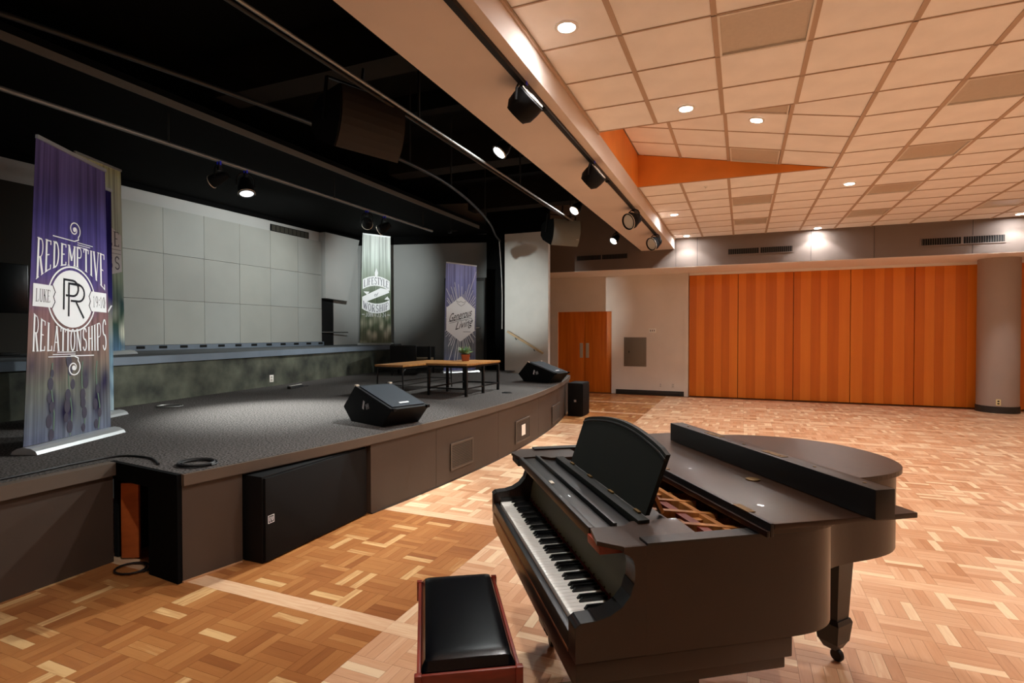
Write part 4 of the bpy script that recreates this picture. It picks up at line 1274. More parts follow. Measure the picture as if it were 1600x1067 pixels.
for s in (-1, 1):
    poly2(m, [(s * 0.47 * W, cyE - 0.088), (s * 0.245 * W, cyE - 0.088), (s * 0.215 * W, cyE - 0.04), (s * 0.235 * W, cyE), (s * 0.215 * W, cyE + 0.04), (s * 0.245 * W, cyE + 0.088), (s * 0.47 * W, cyE + 0.088)], b1.f(0.0035))
m.build('emblem', M_mark, b1.sheet)
m = mb()
for s in (-1, 1):
    ribbon(m, [(s * 0.25 * W, cyE - 0.092), (s * 0.218 * W, cyE - 0.04), (s * 0.238 * W, cyE), (s * 0.218 * W, cyE + 0.04), (s * 0.25 * W, cyE + 0.092)], 0.008, f2)
text_strokes(m, 'LUKE', -0.445 * W, -0.27 * W, lambda x: cyE - 0.05, lambda x: cyE + 0.05, f2, 0.16, serif=True)
text_strokes(m, '19:10', 0.27 * W, 0.455 * W, lambda x: cyE - 0.05, lambda x: cyE + 0.05, f2, 0.16, serif=True)
def mono(o, k):
    return [(o[0], o[1] - 0.13 * k), (o[0], o[1] + 0.12 * k), (o[0] + 0.10 * k, o[1] + 0.12 * k)] + [(o[0] + 0.10 * k + 0.065 * k * math.cos(a), o[1] + 0.055 * k + 0.065 * k * math.sin(a)) for a in np.linspace(PI / 2, -PI / 2, 10)] + [(o[0] + 0.02 * k, o[1] - 0.01 * k)]
ribbon(m, mono((-0.10, cyE + 0.035), 1.0), 0.018, f2)
ribbon(m, mono((-0.045, cyE - 0.005), 1.1), 0.018, f2)
ribbon(m, [(0.03, cyE - 0.01), (0.13, cyE - 0.155)], 0.018, f2)
m.build('monogram', M_ink, b1.sheet)
for sg, yc in ((1, H * 0.686), (-1, H * 0.278)):
    m = mb()
    ribbon(m, [(-0.26 * W * sg, yc), (0.02 * W, yc)] if sg > 0 else [(0.28 * W, yc), (-0.02 * W, yc)], 0.008, f1)
    for q in range(3):
        a, c = (0.06, 0.28 - 0.04 * q) if sg > 0 else (-0.28 + 0.05 * q, 0.04)
        ribbon(m, [(a * W, yc - 0.018 * q * sg - 0.004), (c * W, yc - 0.018 * q * sg - 0.004)], 0.006, f1)
    ribbon(m, [(x, y) for x, y in [(0.02 * W, yc), (0.075 * W, yc + 0.02 * sg)]] + [(0.02 * W + p[0], yc + sg * (0.10 + p[1])) for p in spiral(0, 0, 0.075, 0.018, -0.9, 1.35)], 0.010, f1)
    poly2(m, [(0.02 * W + 0.02 * math.cos(a), yc + sg * 0.10 + 0.02 * math.sin(a)) for a in np.linspace(0, 2 * PI, 14, endpoint=False)], f1)
    m.build('flourish', M_mark, b1.sheet)

fr_ = random.Random(21)
for xc, y0_, k in ((-0.22, 0.06, 6), (-0.02, 0.03, 7), (0.14, 0.05, 5), (0.33, 0.04, 4)):
    m = mb()
    ribbon(m, [(xc * W + 0.02 * math.sin(q), 0.01 + q * 0.1) for q in range(7)], 0.012, b1.f(0.0022))
    m.build('stem_print', mat('stem_green', '#4f6655', 0.6), b1.sheet)
    for q in range(k):
        yy = 0.06 + q * 0.095 + fr_.uniform(-.02, .02); xx = xc * W + fr_.uniform(-.03, .03) - 0.05 * (0.4 - yy); r_ = fr_.uniform(0.025, 0.045)
        m = mb(); poly2(m, [(xx + r_ * 0.7 * math.cos(a), yy + r_ * 1.25 * math.sin(a)) for a in np.linspace(0, 2 * PI, 14, endpoint=False)], b1.f(0.0024))
        m.build('blossom_print', mat('blossom_dark', '#2c2438', 0.6), b1.sheet)

# 2 — second violet banner behind it
b2 = Banner('deep violet banner mostly hidden behind the big violet banner, script lettering by its edge', (-6.03, 3.07, 0.755), (-6.36, 3.85, 0.755), (-6.03, 3.07, 3.15), (-6.35, 3.84, 3.15), BM2, HS + 0.001, 0.06)
m = mb(); bfont_mesh(m, 'by', 0.22 * b2.W, 0.49 * b2.W, b2.H * 0.415, b2.H * 0.50, b2.f(0.003), 0.3)
m.build('lettering', M_mark, b2.sheet)
# 3 — pale green banner on the riser
b3 = Banner('pale green banner with a white badge, on the back platform behind the violet banners', (-7.56, 4.15, ZRI + 0.045), (-7.89, 4.93, ZRI + 0.045), (-7.56, 4.15, 3.82), (-7.86, 4.88, 3.82), BM3, ZRI + 0.001, 0.09)
H, W = b3.H, b3.W; f1, f2 = b3.f(0.003), b3.f(0.0045)
m = mb()
poly2(m, [(-0.40 * W, 0.42 * H), (0, 0.40 * H), (0.47 * W, 0.44 * H), (0.47 * W, 0.64 * H), (0.2 * W, 0.68 * H), (-0.40 * W, 0.64 * H)], f1)
m.build('badge_field', M_mark, b3.sheet)
m = mb()
text_strokes(m, 'LE', 0.12 * W, 0.44 * W, lambda x: 0.575 * H, lambda x: 0.655 * H, f2, 0.16)
m.build('lettering', M_ink2, b3.sheet)
m = mb()
text_strokes(m, 'SS', 0.12 * W, 0.44 * W, lambda x: 0.45 * H, lambda x: 0.52 * H, f2, 0.16)
m.build('lettering', M_ink2, b3.sheet)
m = mb()
ribbon(m, [(0.12 * W, 0.557 * H), (0.45 * W, 0.557 * H)], 0.006, f2); ribbon(m, [(0.12 * W, 0.535 * H), (0.45 * W, 0.535 * H)], 0.006, f2)
m.build('rule_lines', M_ink2, b3.sheet)
# 4 — lifestyle of worship
b4 = Banner('bright grey-green banner lettered LIFESTYLE WORSHIP on the back platform', (-8.491, 10.751, ZRI + 0.045), (-7.90, 11.20, ZRI + 0.045), (-8.43, 10.80, 3.99), (-7.90, 11.18, 3.93), BM4, ZRI + 0.001, 0.05)
H, W = b4.H, b4.W; f1, f2 = b4.f(0.004), b4.f(0.007)
m = mb()
def bow(x, a): return a * (1 - (x / (0.45 * W)) ** 2)
def band(x0, x1, yb, yt, f, n=16):
    xs_ = np.linspace(x0, x1, n)
    vs = [f(x, yb(x)) for x in xs_] + [f(x, yt(x)) for x in xs_]
    m.add(vs, [(i, i + 1, n + i + 1, n + i) for i in range(n - 1)])
lb = lambda x: H * 0.495 + bow(x, 0.10); lt = lambda x: H * 0.585 + bow(x, 0.10)
wb_ = lambda x: H * 0.305 - bow(x, 0.10) + 0.03; wt_ = lambda x: H * 0.395 - bow(x, 0.10) + 0.03
band(-0.45 * W, 0.46 * W, lb, lt, f1); band(-0.46 * W, 0.46 * W, wb_, wt_, f1)
poly2(m, [(-0.46 * W, 0.395 * H), (-0.30 * W, 0.385 * H), (0.44 * W, 0.475 * H), (0.42 * W, 0.505 * H), (0.15 * W, 0.515 * H), (-0.46 * W, 0.425 * H)], f1)
poly2(m, [(0.28 * W, 0.41 * H), (0.46 * W, 0.41 * H), (0.38 * W, 0.44 * H)], f1); poly2(m, [(-0.42 * W, 0.475 * H), (-0.22 * W, 0.475 * H), (-0.30 * W, 0.445 * H)], f1)
text_strokes(m, 'JOHN 4:23-24', -0.34 * W, 0.34 * W, lambda x: 0.245 * H, lambda x: 0.285 * H, f1, 0.2, serif=False)
ribbon(m, [(-0.46 * W, 0.265 * H), (-0.37 * W, 0.265 * H)], 0.012, f1); ribbon(m, [(0.37 * W, 0.265 * H), (0.46 * W, 0.265 * H)], 0.012, f1)
# flame above
poly2(m, [(0.0, 0.61 * H), (0.05 * W, 0.63 * H), (0.06 * W, 0.655 * H), (0.0, 0.70 * H), (-0.05 * W, 0.655 * H), (-0.05 * W, 0.63 * H)], f1)
m.build('ribbon_device', M_mark, b4.sheet)
m = mb()
text_strokes(m, 'LIFESTYLE', -0.42 * W, 0.43 * W, lambda x: lb(x) + 0.03, lambda x: lt(x) - 0.03, f2, 0.24)
m.build('lettering', M_ink2, b4.sheet)
m = mb()
text_strokes(m, 'WORSHIP', -0.43 * W, 0.43 * W, lambda x: wb_(x) + 0.03, lambda x: wt_(x) - 0.03, f2, 0.22)
m.build('lettering', M_ink2, b4.sheet)
m = mb()
bfont_mesh(m, 'of', -0.06 * W, 0.08 * W, 0.435 * H, 0.47 * H, f2, 0.3)
m.build('lettering', M_ink2, b4.sheet)
# 5 — generous living
b5 = Banner('violet starburst banner with a white hexagon lettered Generous Living', (-6.21, 10.80, HS + 0.045), (-5.74, 11.46, HS + 0.045), (-6.17, 10.854, 3.195), (-5.72, 11.49, 3.16), BM5, HS + 0.001, 0.05)
H, W = b5.H, b5.W; f1, f2 = b5.f(0.004), b5.f(0.007)
m = mb(); rr = random.Random(4)
for i in range(64):
    a = 2 * PI * (i + rr.uniform(-.3, .3)) / 64
    r0_ = 0.30 + rr.random() * 0.12; r1_ = 0.55 + rr.random() * 0.75
    p = []
    for r in np.linspace(r0_, r1_, 6):
        x, y = r * math.cos(a) * 0.9, 0.48 * H + r * math.sin(a)
        if abs(x) < 0.485 * W and 0.01 * H < y < 0.985 * H: p.append((x, y))
    if len(p) > 1: ribbon(m, p, 0.010, f1)
m.build('rays', M_mark, b5.sheet)
m = mb()
poly2(m, [(0, 0.27 * H), (0.45 * W, 0.375 * H), (0.46 * W, 0.585 * H), (0, 0.70 * H), (-0.46 * W, 0.585 * H), (-0.45 * W, 0.375 * H)], b5.f(0.0055))
m.build('hexagon', M_mark, b5.sheet)
m = mb(); f3 = b5.f(0.008)
slp = lambda f, k, x0_: (lambda x, y: f(x, y + (x - x0_) * k))
bfont_mesh(m, 'Generous', -0.36 * W, 0.36 * W, 0.485 * H, 0.56 * H, slp(f3, 0.28, 0), 0.45)
m.build('lettering', M_ink, b5.sheet)
m = mb()
bfont_mesh(m, 'Living', -0.17 * W, 0.40 * W, 0.385 * H, 0.475 * H, slp(f3, 0.28, 0.1), 0.45)
m.build('lettering', M_ink, b5.sheet)
m = mb()
ribbon(m, [(-0.38 * W, 0.455 * H), (-0.1 * W, 0.475 * H), (0.15 * W, 0.50 * H), (0.34 * W, 0.495 * H), (0.38 * W, 0.475 * H)], 0.010, f3)
ribbon(m, [(-0.36 * W, 0.44 * H), (0.0, 0.47 * H), (0.2 * W, 0.482 * H), (0.30 * W, 0.47 * H)], 0.008, f3)
m.build('flourish', M_ink, b5.sheet)
m = mb()
ribbon(m, [(0.08 * W, 0.365 * H), (0.32 * W, 0.365 * H)], 0.010, f3)
m.build('small_line', M_ink2, b5.sheet)
m = mb()
for s in (-1, 1):
    ribbon(m, [(0, 0.605 * H), (s * 0.10 * W, 0.625 * H), (s * 0.16 * W, 0.655 * H), (s * 0.07 * W, 0.64 * H), (0, 0.65 * H)], 0.008, f3)
m.build('emblem', M_ink2, b5.sheet)

# ================================================================ FURNITURE ON STAGE
def table(label, x0, x1, y0, y1, z, legs, iron_w, rotz=0, thin=False):
    cx_, cy_ = (x0 + x1) / 2, (y0 + y1) / 2
    t = thing('coffee_table', label, 'table', (cx_, cy_, HS + 0.001), rotz, 'low wooden tables on the stage')
    hx, hy = (x1 - x0) / 2, (y1 - y0) / 2
    n = 4
    for i in range(n):
        a = -hx + 2 * hx * i / n
        bx(a + 0.001, a + 2 * hx / n - 0.001, -hy, hy, z - 0.03, z, 0.003).build('top_board', M_tabletop, t)
    mb().box(-hx + .02, hx - .02, -hy + .02, -hy + .04, z - .06, z - .031).box(-hx + .02, hx - .02, hy - .04, hy - .02, z - .06, z - .031).box(-hx + .02, -hx + .04, -hy + .04, hy - .04, z - .06, z - .031).box(hx - .04, hx - .02, -hy + .04, hy - .04, z - .06, z - .031).build('apron_frame', M_iron, t)
    for (lx, ly) in legs:
        lx, ly = lx * (hx - 0.03), ly * (hy - 0.03)
        if thin:
            sx = 1 if lx > 0 else -1
            mb().tube([(lx, ly, z - 0.06), (lx + sx * .005, ly, z * 0.5), (lx + sx * 0.015, ly, 0.0)], [0.014, 0.011, 0.009], 8).build('leg', M_iron, t)
            sy = -1 if ly > 0 else 1
            mb().tube([(lx, ly + sy * 0.09, z - 0.06), (lx, ly + sy * 0.03, z - 0.09), (lx, ly, z - 0.16)], 0.007, 6).build('brace', M_iron, t)
        else:
            bx(lx - iron_w / 2, lx + iron_w / 2, ly - iron_w / 2, ly + iron_w / 2, 0, z - 0.06).build('leg', M_iron, t)
    zs = 0.10 if not thin else 0.14
    w = 0.02 if not thin else 0.012
    for s in (-1, 1):
        bx(-hx + .04, hx - .04, s * (hy - .03) - w / 2, s * (hy - .03) + w / 2, zs, zs + w).build('stretcher', M_iron, t)
        bx(s * (hx - .03) - w / 2, s * (hx - .03) + w / 2, -hy + .04, hy - .04, zs, zs + w).build('stretcher', M_iron, t)
    return t
table('low wooden table with slim curved iron legs, left of the pair', -4.96, -4.47, 6.62, 8.10, 0.44, [(-1, -1), (1, -1), (-1, 1), (1, 1)], 0.02, 0.0, True)
table('low wooden table with straight black legs, carrying the potted plant', -4.22, -3.55, 6.83, 7.98, 0.465, [(-1, -1), (1, -1), (-1, 1), (1, 1), (-1, 0), (1, 0)], 0.035)

pl = thing('potted_succulent', 'small leafy succulent in a square terracotta pot on the wooden table', 'plant', (-3.98, 7.60, HS + 0.466))
mb().add([(-.05, -.05, 0), (.05, -.05, 0), (.05, .05, 0), (-.05, .05, 0), (-.066, -.066, .10), (.066, -.066, .10), (.066, .066, .10), (-.066, .066, .10)],
         [(3, 2, 1, 0), (4, 5, 6, 7), (0, 1, 5, 4), (1, 2, 6, 5), (2, 3, 7, 6), (3, 0, 4, 7)]).xform(Matrix.Rotation(0.6, 4, 'Z') @ Matrix.Translation((0, 0, 0.001))).build('pot', M_pot, pl)
bx(-.055, .055, -.055, .055, 0.1015, 0.108).xform(Matrix.Rotation(0.6, 4, 'Z')).build('soil', M_soil, pl)
rl = random.Random(9)
for i in range(46):
    a = rl.uniform(0, 2 * PI); el = rl.uniform(0.25, 1.45); L_ = rl.uniform(0.09, 0.17)
    d = Vector((math.cos(a) * math.cos(el), math.sin(a) * math.cos(el), math.sin(el)))
    s = d.cross(Vector((0, 0, 1))).normalized() * 0.016
    o0 = Vector((rl.uniform(-.03, .03), rl.uniform(-.03, .03), 0.10))
    nrm = s.cross(d).normalized() * 0.006
    mid = o0 + d * L_ * 0.55 + Vector((0, 0, 0.01)); tip = o0 + d * L_
    m = mb().add([o0 - s * .4, o0 + s * .4, mid + s, tip, mid - s, mid + nrm, mid - nrm], [(0, 1, 2, 5), (5, 2, 3), (5, 3, 4), (0, 5, 4), (1, 0, 6, 2), (6, 3, 2), (6, 4, 3), (0, 4, 6)])
    m.build('leaf', M_leaf, pl)

ch = thing('armchair', 'black upholstered armchair on the stage behind the low tables', 'chair', (-6.45, 9.95, HS + 0.001), 0.40)
bx(-0.50, 0.06, -0.04, 0.03, 0.13, 0.64, 0.015).build('side_panel', M_chairf, ch)
bx(-0.50, -0.40, 0.03, 0.70, 0.13, 0.66, 0.015).build('backrest', M_chairf, ch)
bx(-0.40, 0.33, 0.03, 0.68, 0.20, 0.36, 0.02).build('seat', M_chairseat, ch)
bx(0.30, 0.36, -0.02, 0.04, 0.0, 0.62, 0.004).build('arm_post', M_chairf, ch)
bx(-0.45, 0.36, 0.68, 0.72, 0.13, 0.60, 0.01).build('side_panel', M_chairf, ch)
bx(0.06, 0.36, -0.03, 0.03, 0.10, 0.22, 0.006).build('front_rail', M_chairf, ch)
for (x, y) in ((-0.46, 0.0), (-0.46, 0.66), (0.33, 0.66)):
    bx(x - .02, x + .02, y - .02, y + .02, 0, 0.13).build('leg', M_iron, ch)

# dark display at the left edge
tv = thing('flat_screen', 'switched-off black flat screen on a pole at the left edge of the stage', 'screen', (-8.86, 3.90, ZRI + 0.001))
bx(0.0, 0.05, -0.45, 0.37, 0.55, 1.20, 0.012).build('screen', mat('screen_black', '#060607', 0.25), tv)
mb().tube([(-0.02, -0.05, 0.03), (-0.02, -0.05, 0.8)], 0.025, 10).build('pole', M_iron, tv)
bx(-0.2, 0.2, -0.3, 0.2, 0, 0.03, 0.008).build('foot', M_iron, tv)

# ---------------------------------------------------------------- small things
outlet('wall_outlet', 'white outlet plate on the mottled front of the back platform', (-7.352, 6.98, 0.83), (0, 0, PI / 2 - 0.145), M_plate)
ps_ = thing('power_strip', 'black power strip with white sockets lying on the carpet', 'power strip', (-6.75, 6.90, HS + 0.001), PI / 2 + 0.25)
bx(-0.19, 0.19, -0.03, 0.03, 0, 0.045, 0.005).build('case', M_strip, ps_)
for i in range(8):
    bx(-0.16 + i * 0.045, -0.16 + i * 0.045 + 0.028, -0.018, 0.018, 0.045, 0.049).build('socket', M_plate, ps_)
mb().tube(smooth_pts([(0.19, 0, 0.02), (0.27, 0.02, 0.008), (0.36, -0.03, 0.007), (0.5, 0.05, 0.007)]), 0.006, 6).build('cord', M_rubber, ps_)
def coil(label, loc, r, turns, rad, seed, mat_=M_rubber):
    rr = random.Random(seed); pts = []
    for k in range(turns * 16 + 1):
        a = 2 * PI * k / 16
        q = r * (1 + 0.12 * math.sin(a * 0.37 + seed) + rr.uniform(-.02, .02))
        pts.append((q * math.cos(a), q * 0.85 * math.sin(a), rad + 0.0035 * k / 16))
    o = mb().tube(pts, rad, 6).build('cable_coil', mat_)
    o.location = loc
    return tag(o, label, 'cable')
coil('black cable coiled on the stage corner above the notch', (-3.44, 2.62, HS + 0.001), 0.12, 3, 0.007, 1)
coil('black cable looped on the parquet inside the stage notch', (-3.80, 2.40, 0.001), 0.11, 2, 0.006, 2)
coil('thin cable loop lying at the foot of the back platform', (-6.45, 4.55, HS + 0.001), 0.14, 2, 0.006, 5, M_pipel)
coil('tangle of black cable behind the far wedge monitor', (-3.42, 10.55, HS + 0.001), 0.10, 2, 0.008, 4)
coil('small black cable loop on the carpet beside the straight-legged table', (-3.25, 7.55, HS + 0.001), 0.07, 2, 0.005, 6)
tag(mb().tube(smooth_pts([(-4.16, -1.0, HS + .008), (-4.18, 1.2, HS + .008), (-4.17, 1.9, HS + .008), (-4.20, 2.3, HS + .008), (-4.16, 2.56, HS + .008), (-3.9, 2.60, HS + .008), (-3.66, 2.50, HS + .008)]), 0.008, 6).build('stage_cable', M_rubber), 'black cable trailing along the edge of the stage beside the violet banner', 'cable')

# ================================================================ GRAND PIANO
pn = thing('grand_piano', 'dark brown baby grand piano with open keyboard and folded front lid', 'piano', (PO[0], PO[1], 0), PR)
outl = [(1.30, 0.1702), (1.30, 0.40), (1.30, 0.62), (1.297, 0.70), (1.285, 0.765), (1.255, 0.825), (1.20, 0.875), (1.12, 0.925), (1.03, 0.985), (0.955, 1.06), (0.905, 1.15), (0.88, 1.25), (0.868, 1.35), (0.852, 1.44), (0.82, 1.53), (0.76, 1.61), (0.67, 1.67), (0.56, 1.705), (0.43, 1.715),
        (0.30, 1.695), (0.18, 1.64), (0.08, 1.55), (0.0, 1.42), (-0.04, 1.27), (-0.058, 1.10), (-0.06, 0.9), (-0.06, 0.5), (-0.06, 0.1702)]
def offset(pts, d):
    out = []
    n = len(pts)
    for i, p in enumerate(pts):
        a = pts[max(i - 1, 0)]; b_ = pts[min(i + 1, n - 1)]
        tx, ty = b_[0] - a[0], b_[1] - a[1]; l = math.hypot(tx, ty)
        out.append((p[0] - ty / l * d, p[1] + tx / l * d))
    return out
ZB, ZR = 0.668, 0.988
outs = smooth_pts(outl, 3)
inn = offset(outs, 0.045)
mb().ring(outs, inn, ZB, ZR, close=False).build('rim', M_piano, pn)
lipo = offset(outs, -0.004); lipi = offset(outs, 0.05)
mb().ring(lipo, lipi, ZR + 0.0005, ZR + 0.008, close=False).build('rim_top_moulding', M_pianob, pn)
# inside
mb().prism(offset(outs, 0.05), 0.75, 0.765).build('soundboard', M_rawwood, pn)
ip = mb().prism([p for p in offset(outs, 0.07)], 0.83, 0.845)
ip.build('iron_plate', mat('plate_gold', '#8a6a38', 0.45, metal=0.5), pn)
bx(0.0, 1.24, 0.28, 0.44, 0.845, 0.93, 0.004).build('pin_block', mat('pin_block', '#2a1a10', 0.5), pn)
for x in (0.35, 0.72, 1.02):
    bx(x, x + 0.03, 0.42, 0.98, 0.845, 0.955).build('plate_strut', M_rawwood, pn)
bx(0.0, 1.24, 0.43, 0.46, 0.845, 0.965).build('damper_rail', M_redwood, pn)
bx(0.60, 1.20, 0.50, 0.52, 0.93, 0.968).build('bridge_rail', M_rawwood, pn)
for i in range(3):
    x = 0.80 + i * 0.14
    mb().bar((x, 0.36, 0.955), (x + 0.10, 0.56, 0.955), 0.022, 0.03).build('hammer_rest', M_rawwood, pn)
# cheeks with scooped arms
prof = [(-0.045, 0.669), (-0.045, 0.77)] + smooth_pts([(-0.038, 0.779), (-0.02, 0.783), (0.02, 0.785), (0.06, 0.795), (0.095, 0.815), (0.12, 0.845), (0.132, 0.88), (0.134, 0.925), (0.124, 0.955), (0.10, 0.970)], 4) + [(0.10, ZR), (0.17, ZR), (0.17, 0.669)]
for x0, x1 in ((-0.06, -0.005), (1.235, 1.30)):
    mb().prism(prof, x0, x1, 'x', smooth=True).build('cheek', M_piano, pn)
    mb().prism([(-0.047, 0.771), (-0.03, 0.7835), (0.02, 0.7865), (0.06, 0.7965), (0.094, 0.8165), (0.119, 0.846), (0.130, 0.88), (0.1335, 0.88), (0.1225, 0.844), (0.097, 0.8135), (0.06, 0.793), (0.02, 0.783), (-0.03, 0.780), (-0.0475, 0.768)], x0 - 0.001, x1 + 0.001, 'x').build('arm_cap', M_pianob, pn)
for x0, x1 in ((-0.005, 0.0), (1.226, 1.235)):
    bx(x0, x1, -0.01, 0.15, 0.70, 0.755).build('key_block', M_pianob, pn)
# bed and slip
bx(-0.058, 1.298, -0.043, 0.655, 0.605, 0.667, 0.004).build('key_bed', M_piano, pn)
bx(-0.045, 1.285, -0.03, 0.64, 0.565, 0.604, 0.004).build('bed_moulding', M_piano, pn)
bx(-0.005, 1.235, -0.045, -0.022, 0.669, 0.728, 0.003).build('key_slip', M_pianob, pn)
bx(-0.005, 1.235, -0.047, -0.045, 0.669, 0.677).build('slip_edge', M_litedge, pn)
bx(-0.005, 1.235, -0.02, 0.24, 0.669, 0.70).build('key_frame', M_rawwood, pn)
# keys
KW = 1.225 / 52
kw = kb = None
for i in range(52):
    if kw is None:
        kw = bx(-KW / 2 + 0.0005, KW / 2 - 0.0005, 0, 0.15, -0.022, 0, 0.0015).build('white_key', M_keyw, pn, ((i + .5) * KW, -0.012, 0.733))
    else:
        o = kw.copy(); COL.objects.link(o); o.parent = pn; o.location = ((i + .5) * KW, -0.012, 0.733)
names = 'ABCDEFG'
for i in range(51):
    if names[i % 7] in 'ACDFG':
        x = (i + 1) * KW
        if kb is None:
            m = mb().add([(-.0055, 0, 0), (.0055, 0, 0), (.0055, .095, 0), (-.0055, .095, 0), (-.0045, .010, .0125), (.0045, .010, .0125), (.0045, .095, .0125), (-.0045, .095, .0125)],
                         [(3, 2, 1, 0), (4, 5, 6, 7), (0, 1, 5, 4), (1, 2, 6, 5), (2, 3, 7, 6), (3, 0, 4, 7)])
            kb = m.build('black_key', M_keyb, pn, (x, 0.040, 0.7335))
        else:
            o = kb.copy(); COL.objects.link(o); o.parent = pn; o.location = (x, 0.040, 0.7335)
# fallboard
bx(0.0, 1.226, 0.1385, 0.146, 0.735, 0.742).build('felt_strip', M_felt, pn)
m = mb()
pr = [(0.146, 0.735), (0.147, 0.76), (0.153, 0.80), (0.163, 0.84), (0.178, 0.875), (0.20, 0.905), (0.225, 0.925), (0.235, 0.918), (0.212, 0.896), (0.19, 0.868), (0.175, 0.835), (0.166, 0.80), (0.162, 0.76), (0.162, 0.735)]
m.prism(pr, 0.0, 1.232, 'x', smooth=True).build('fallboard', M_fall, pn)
for i in range(24):
    x = 0.04 + i * 0.05
    mb().lathe([(0, 0.0), (0.0035, -0.001), (0.0035, -0.005), (0, -0.006)], (x, 0.1455, 0.752), 8, 'y').build('reflection_dot', M_brass, pn)  # small dots modelled in place of a reflection behind the keys
# music shelf: rails, slides, side plates
bx(0.135, 1.13, 0.055, 0.075, 0.955, 0.99, 0.003).build('shelf_front_rail', M_pianob, pn)
bx(0.135, 1.13, 0.078, 0.135, 0.968, 0.982, 0.002).build('shelf_board', M_pianob, pn)
bx(0.135, 1.13, 0.138, 0.150, 0.97, 0.998, 0.002).build('shelf_ledge', M_pianob, pn)
bx(0.135, 1.13, 0.152, 0.215, 0.962, 0.976, 0.002).build('shelf_board', M_pianob, pn)
bx(0.20, 1.13, 0.222, 0.262, 0.976, 1.0, 0.003).build('desk_ledge', M_desk, pn)
bx(0.135, 1.13, 0.216, 0.36, 0.955, 0.974).build('shelf_board', M_pianob, pn)
tplate = [(1.13, 0.06), (1.24, 0.04), (1.295, 0.10), (1.295, 0.36), (1.10, 0.37), (1.10, 0.21), (1.135, 0.17)]
mb().prism(tplate, ZR - 0.012, ZR + 0.0005).build('side_plate', M_lid, pn)
mb().prism([(0.135, 0.06), (0.02, 0.04), (-0.05, 0.10), (-0.05, 0.36), (0.17, 0.37), (0.17, 0.21), (0.13, 0.17)], ZR - 0.012, ZR + 0.0005).build('side_plate', M_lid, pn)
bx(1.13, 1.236, 0.05, 0.14, 0.945, 0.972, 0.003).build('arm_block', M_redwood, pn)
bx(0.0, 0.135, 0.05, 0.14, 0.945, 0.972, 0.003).build('arm_block', M_pianob, pn)
bx(0.56, 0.60, 0.085, 0.10, 0.9825, 0.985).build('maker_plate', M_steel, pn)
# music desk, leaning back, arched top
m = mb()
front, back = [], []
nx = 16
yb0, zb0 = 0.262, 1.001
bv, tv_ = [], []
for i in range(nx + 1):
    s = i / nx
    xb_ = 0.315 + s * (1.095 - 0.315)
    xt_ = 0.325 + s * (1.115 - 0.325)
    hz = 0.205 + 0.045 * math.sin(PI * s) ** 0.9
    if s < 0.04 or s > 0.96: hz -= 0.004
    bv.append((xb_, yb0, zb0)); tv_.append((xt_, yb0 + hz * 0.32, zb0 + hz))
vs = bv + tv_ + [(x, y + 0.016, z) for x, y, z in bv] + [(x, y + 0.016, z) for x, y, z in tv_]
k = nx + 1; fs = []
for i in range(nx):
    fs += [(i, i + 1, k + i + 1, k + i), (2 * k + i, 3 * k + i, 3 * k + i + 1, 2 * k + i + 1), (k + i, k + i + 1, 3 * k + i + 1, 3 * k + i), (i, 2 * k + i, 2 * k + i + 1, i + 1)]
fs += [(0, k, 3 * k, 2 * k), (nx, 2 * k + nx, 3 * k + nx, k + nx)]
m.add(vs, fs); dsk = m.build('music_desk', M_desk, pn)
m = mb(); m.tube([(x, y - 0.004, z - 0.016) for x, y, z in tv_], 0.005, 6).build('top_moulding', M_pianob, dsk)
for i in range(4):
    x = 0.36 + i * 0.23
    bx(x - 0.02, x + 0.02, 0.250, 0.2605, 1.0005, 1.006).build('hinge', M_brass, dsk)
mb().bar((1.02, 0.36, 0.98), (1.04, 0.30, 1.09), 0.014).build('desk_strut', M_rawwood, dsk)
mb().bar((0.40, 0.36, 0.98), (0.42, 0.30, 1.09), 0.014).build('desk_strut', M_rawwood, dsk)
# lid: main leaf following the case, front leaf folded back on top, with the heavy bar
lid_poly = [p for p in offset(outs, -0.022) if p[1] > 0.56]
lid_poly = [(1.322, 0.555)] + lid_poly + [(-0.082, 0.555)]
mb().prism(lid_poly, ZR + 0.010, ZR + 0.030).build('lid_main_leaf', M_lid, pn)
fl = bx(-0.082, 1.345, 0.553, 1.065, ZR + 0.032, ZR + 0.050, 0.004).build('lid_front_leaf', M_lid, pn)
bx(-0.082, 1.345, 0.540, 0.552, ZR + 0.0105, ZR + 0.052, 0.003).build('leaf_moulding', M_pianob, fl)
bx(-0.082, 1.345, 0.528, 0.539, ZR + 0.0105, ZR + 0.030, 0.003).build('leaf_moulding', M_piano, fl)
br = bx(0.13, 1.385, 0.866, 0.936, ZR + 0.052, ZR + 0.143, 0.003).build('lid_bar', M_pianob, pn)
for i, x in enumerate((0.25, 0.43, 0.50, 0.70, 0.86, 0.92, 1.10, 1.31)):
    mb().lathe([(0.006, 0), (0.006, 0.002), (0, 0.0025)], (x, 0.90, ZR + 0.1432), 8).build('screw', M_brass, br)
bx(0.42, 0.54, 0.885, 0.915, ZR + 0.143, ZR + 0.1445).build('hinge_plate', M_brass, br)
bx(0.83, 0.95, 0.885, 0.915, ZR + 0.143, ZR + 0.1445).build('hinge_plate', M_brass, br)
mb().lathe([(0.026, 0), (0.026, 0.004), (0.016, 0.006), (0, 0.006)], (0.90, 0.80, ZR + 0.0505), 16).build('lid_button', M_brass, fl)
for x in (0.1, 0.65, 1.2):
    bx(x - 0.04, x + 0.04, 0.54, 0.566, ZR + 0.0505, ZR + 0.053).build('hinge', M_brass, fl)
